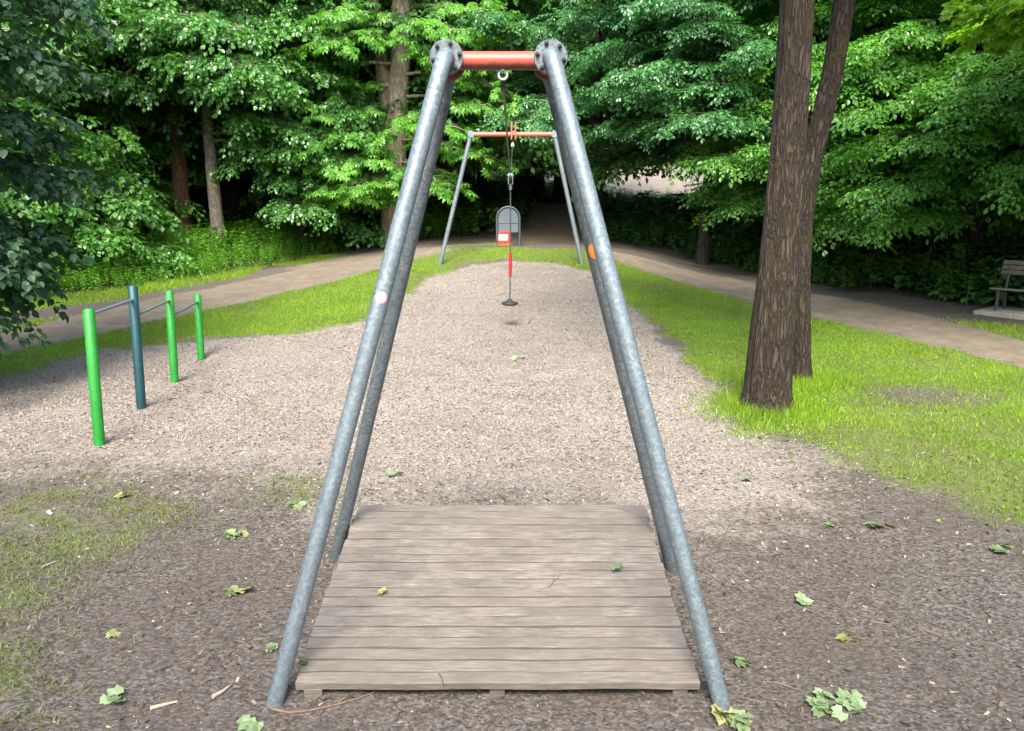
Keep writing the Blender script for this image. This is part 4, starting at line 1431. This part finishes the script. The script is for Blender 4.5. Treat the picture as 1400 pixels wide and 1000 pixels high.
for (pa, pb), i in zip(barpx, range(3)):
    a = PY(pa[0], pa[1], tops[i][1].y); b_ = PY(pb[0], pb[1], tops[i + 1][1].y)
    zz = (a.z + b_.z) / 2
    MB().tube([Vector((tops[i][1].x, a.y, zz)) - b0, Vector((tops[i + 1][1].x, b_.y, zz)) - b0], .017, 14).build('bar', M['galv'], lb)

# ------------------------------------------------------------------ litter bin behind the crest
by = 23.4
bx = PY(695, 300, by).x
bz = z1(bx, by)
bn = empty('litter_bin', (bx, by, bz), 'arched grey stand with a red litter bin beyond the grass crest', 'bin')
topz = PY(695, 283, by).z - bz
hw = .345
arch = [(-hw, 0, -.1), (-hw, 0, topz - hw)] + [(-hw * math.cos(a), 0, topz - hw + hw * math.sin(a)) for a in [PI * i / 16 for i in range(1, 16)]] + [(hw, 0, topz - hw), (hw, 0, -.1)]
MB().tube(arch, .035, 12).build('arch_frame', M['bin_frame'], bn)
pm = MB(); q = hw - .045; zt = topz - hw; zlow = topz - .76
out = [(-q, zlow), (q, zlow), (q, zt)] + [(q * math.cos(a), zt + q * math.sin(a)) for a in [PI * i / 14 for i in range(1, 14)]] + [(-q, zt)]
n = len(out)
pm.add([(x, -.012, z) for x, z in out] + [(x, .012, z) for x, z in out],
       [tuple(range(n)), tuple(range(2 * n - 1, n - 1, -1))] + [(i, i + n, (i + 1) % n + n, (i + 1) % n) for i in range(n)])
pn = pm.build('panel', M['bin_grey'], bn)
MB().tube([(-q, -.02, topz - .48), (q, -.02, topz - .48)], .010, 8).build('rail', M['bin_frame'], pn)
rb = MB().box((-.13, -.17, topz - .99), (.37, .28, .46), None, .03).build('bin_box', M['red_small'], bn)
MB().box((-.15, -.3115, topz - .90), (.27, .003, .17)).build('notice', M['white'], rb)
MB().box((-.08, -.17, topz - .745), (.30, .22, .05), None, .015).build('lid', M['red_small'], rb)

# ------------------------------------------------------------------ bench on the right
gB = G(1352, 428)
th = rad(-52)
bench = empty('park_bench', (gB.x, gB.y, z1(gB.x, gB.y)), 'weathered wooden slat bench on a concrete slab at the wood edge', 'bench', None, th)
BLn = 1.9
for k, (yy, zz) in enumerate(((.40, .98), (.375, .885), (.35, .79))):
    MB().box((BLn / 2, yy, zz), (BLn, .032, .085), Matrix.Rotation(-.22, 3, 'X'), .006).build('back_slat', M['bench'], bench)
for k in range(4):
    MB().box((BLn / 2, -.08 + k * .105, .49 - .008 * k), (BLn, .09, .038), Matrix.Rotation(-.08, 3, 'X'), .006).build('seat_slat', M['bench'], bench)
for x in (.14, BLn - .14):
    m_ = MB()
    m_.tube([(x, -.08, .03), (x, -.07, .44)], .030, 10)
    m_.tube([(x, .34, .03), (x, .27, .44), (x, .355, .80), (x, .42, 1.0)], .028, 10)
    m_.tube([(x, -.09, .445), (x, .28, .435)], .026, 10)
    m_.build('frame', M['bench_iron'], bench)
pav = bpy.data.objects.new('pavement', None); COL.objects.link(pav)
pav.location = (gB.x, gB.y, z1(gB.x, gB.y)); pav.rotation_euler = (0, 0, th)
tag(pav, kind='structure')
for i in range(3):
    for j in range(2):
        MB().box((.20 + i * .70, -.12 + j * .52, .02), (.69, .51, .10), None, .008).build('slab', M['concrete'], pav)


# ------------------------------------------------------------------ fallen leaves and sticks
def leaf_mesh(kind, seed, size):
    V, F = leaf_shape(kind); r = np.random.default_rng(seed)
    # subdivide lightly by curling the points
    V = V * size; V[:, 2] += r.normal(0, .06 * size, len(V)) + .25 * (V[:, 0] ** 2 + (V[:, 1] - size * .4) ** 2) / size
    me = np_mesh('leaf', V, F, {'tint': np.clip(r.uniform(.1, .9) + r.normal(0, .15, len(V)), 0, 1)})
    return me


LM = {}
for mk_ in ('leaf_fallen', 'leaf_fallen_y'):
    LM[mk_] = []
    for i in range(5):
        me = leaf_mesh('lobed', 300 + i, .085); me.materials.append(M[mk_]); LM[mk_].append(me)


def sprig(px, py, label, n, spread, size, yellow=0.0, dz=0.0, z=None, seed=0):
    r = random.Random(seed + px)
    p = G(px, py) if z is None else Vector(z)
    if z is None: p.z = z1(p.x, p.y)
    o = empty('leaf_sprig' if n > 1 else 'fallen_leaf', (p.x, p.y, p.z + dz), label, 'leaves' if n > 1 else 'leaf', 'green leaves dropped on the ground')
    if n > 2:
        MB().tube([(-spread * .8, 0, .006), (0, .01, .012), (spread * .8, -.01, .008)], .003, 6).build('stem', M['twig'], o)
    for i in range(n):
        me = LM['leaf_fallen_y' if r.random() < yellow else 'leaf_fallen'][r.randrange(5)]
        l = link('leaf', me, None, o)
        l.location = (r.uniform(-1, 1) * spread, r.uniform(-1, 1) * spread * .7, .010 + .012 * r.random())
        l.rotation_euler = (r.uniform(-.5, .5), r.uniform(-.5, .5), r.uniform(0, 6.28))
        s = size / .085 * r.uniform(.75, 1.2); l.scale = (s, s, s)
    return o


sprig(1143, 966, 'largest bunch of pale green leaves lying on the bare soil', 26, .112, .052)
sprig(1006, 986, 'yellow-green leaves lying at the foot of the near right leg', 8, .07, .08, .55)
sprig(1010, 906, 'small green leaf bunch on soil beside the near right leg', 4, .05, .06, .15)
sprig(1166, 873, 'narrow pale yellow leaf strip on the bare soil', 3, .06, .055, 1.0)
sprig(1104, 823, 'little pale green leaf cluster on soil right of the ramp', 3, .035, .06)
sprig(1203, 726, 'green leaf sprig on the soil below the lawn edge', 4, .07, .075)
sprig(1368, 756, 'star-shaped green leaf sprig on soil under the lawn corner', 4, .06, .075)
sprig(1018, 660, 'single pale leaf on gravel right of the near frame', 2, .05, .06, .3)
sprig(325, 737, 'green leaf bunch on soil between mossy patch and near left leg', 5, .07, .075, .2)
sprig(330, 809, 'yellow-green curled leaves on soil left of the ramp', 4, .07, .07, .7)
sprig(402, 694, 'green and pale leaves just left of the rear left leg', 5, .08, .07, .2)
sprig(155, 961, 'bright green leaf tuft on soil near the sparse grass', 4, .04, .055)
sprig(348, 993, 'pale green leaf in front of the near left leg', 2, .03, .06, .2)
sprig(374, 891, 'light green leaf tucked behind the near left leg', 2, .02, .05, .3)
sprig(147, 872, 'small cream-green leaf by a dark speck on the soil', 2, .03, .045, .8)
sprig(168, 678, 'pale leaves at the upper rim of the mossy grass', 3, .06, .06, .4)
sprig(1136, 722, 'small green weed tuft of leaves on soil below the lawn', 3, .03, .045)
sprig(545, 648, 'grey-green leaf on gravel beyond the ramp', 2, .06, .07)
sprig(712, 488, 'dark green leaf in the middle of the gravel runway', 2, .09, .10)


def on_ramp(px, py):
    n_ = Vector((0, -math.sin(ang), math.cos(ang))); p0 = Vector((0, ya, za))
    d_ = ray(px, py); t = (p0 - Vector((0, 0, CAMH))).dot(n_) / d_.dot(n_)
    return Vector((0, 0, CAMH)) + d_ * t


sprig(843, 779, 'single bright green leaf lying on the ramp planks', 1, .0, .075, 0, .002, on_ramp(843, 779))
sprig(527, 811, 'shrivelled pale leaf on the left of the ramp planks', 1, .0, .05, 1.0, .002, on_ramp(527, 811))
sprig(409, 913, 'small green leaves overlapping the left front corner of the ramp', 2, .02, .04, 0, .004, on_ramp(414, 911))


def stick(pix, r0, mat, label, on=None):
    pts = []
    for (x, y) in pix:
        if on: q = on(x, y); q.z += r0 + .001
        else:
            q = G(x, y); q.z = z1(q.x, q.y) + r0 * .8
        pts.append(q)
    b_ = pts[0].copy()
    n_ = len(pts)
    mb = MB().tube([q - b_ for q in pts], [r0 * (1 - .5 * i / (n_ - 1)) for i in range(n_)], 8)
    if n_ > 3:
        mid_ = pts[n_ // 2] - b_
        mb.tube([mid_, mid_ + Vector((.03, .03, .012)), mid_ + Vector((.05, .07, .006))], [r0 * .5, r0 * .4, r0 * .25], 6)
    o = mb.build('stick', mat, None, b_)
    return tag(o, label, 'stick', 'sticks on the ground')


stick([(372, 972), (395, 977), (425, 974), (460, 966), (490, 957), (512, 948)], .0075, M['twig'], 'long curved brown twig in front of the ramp corner')
stick([(206, 972), (224, 968), (243, 964)], .010, M['stick_pale'], 'pale straight stick on soil near the sparse grass')
stick([(291, 959), (302, 953), (312, 945)], .011, M['stick_pale'], 'short thick pale stick left of the near left leg')
stick([(57, 779), (66, 774), (77, 769)], .009, M['stick_pale'], 'pale stick lying on the mossy grass')
stick([(1266, 864), (1277, 868), (1288, 873)], .008, M['twig'], 'short dark stick on the bare soil to the right')
stick([(1190, 850), (1206, 853), (1223, 855)], .006, M['twig'], 'thin brown stick above the pale leaf strip')
stick([(1058, 933), (1075, 938), (1091, 944)], .006, M['twig'], 'thin dark stick behind the largest leaf bunch')
stick([(1030, 712), (1050, 715), (1063, 716)], .006, M['twig'], 'brown stick on soil right of the rear right leg')
stick([(738, 807), (752, 803), (757, 795), (757, 787)], .003, M['twig'], 'hooked thin twig lying on the ramp planks', on_ramp)
stick([(600, 922), (605, 930), (606, 938)], .003, M['bench_iron'], 'short dark twig on the front plank of the ramp', on_ramp)
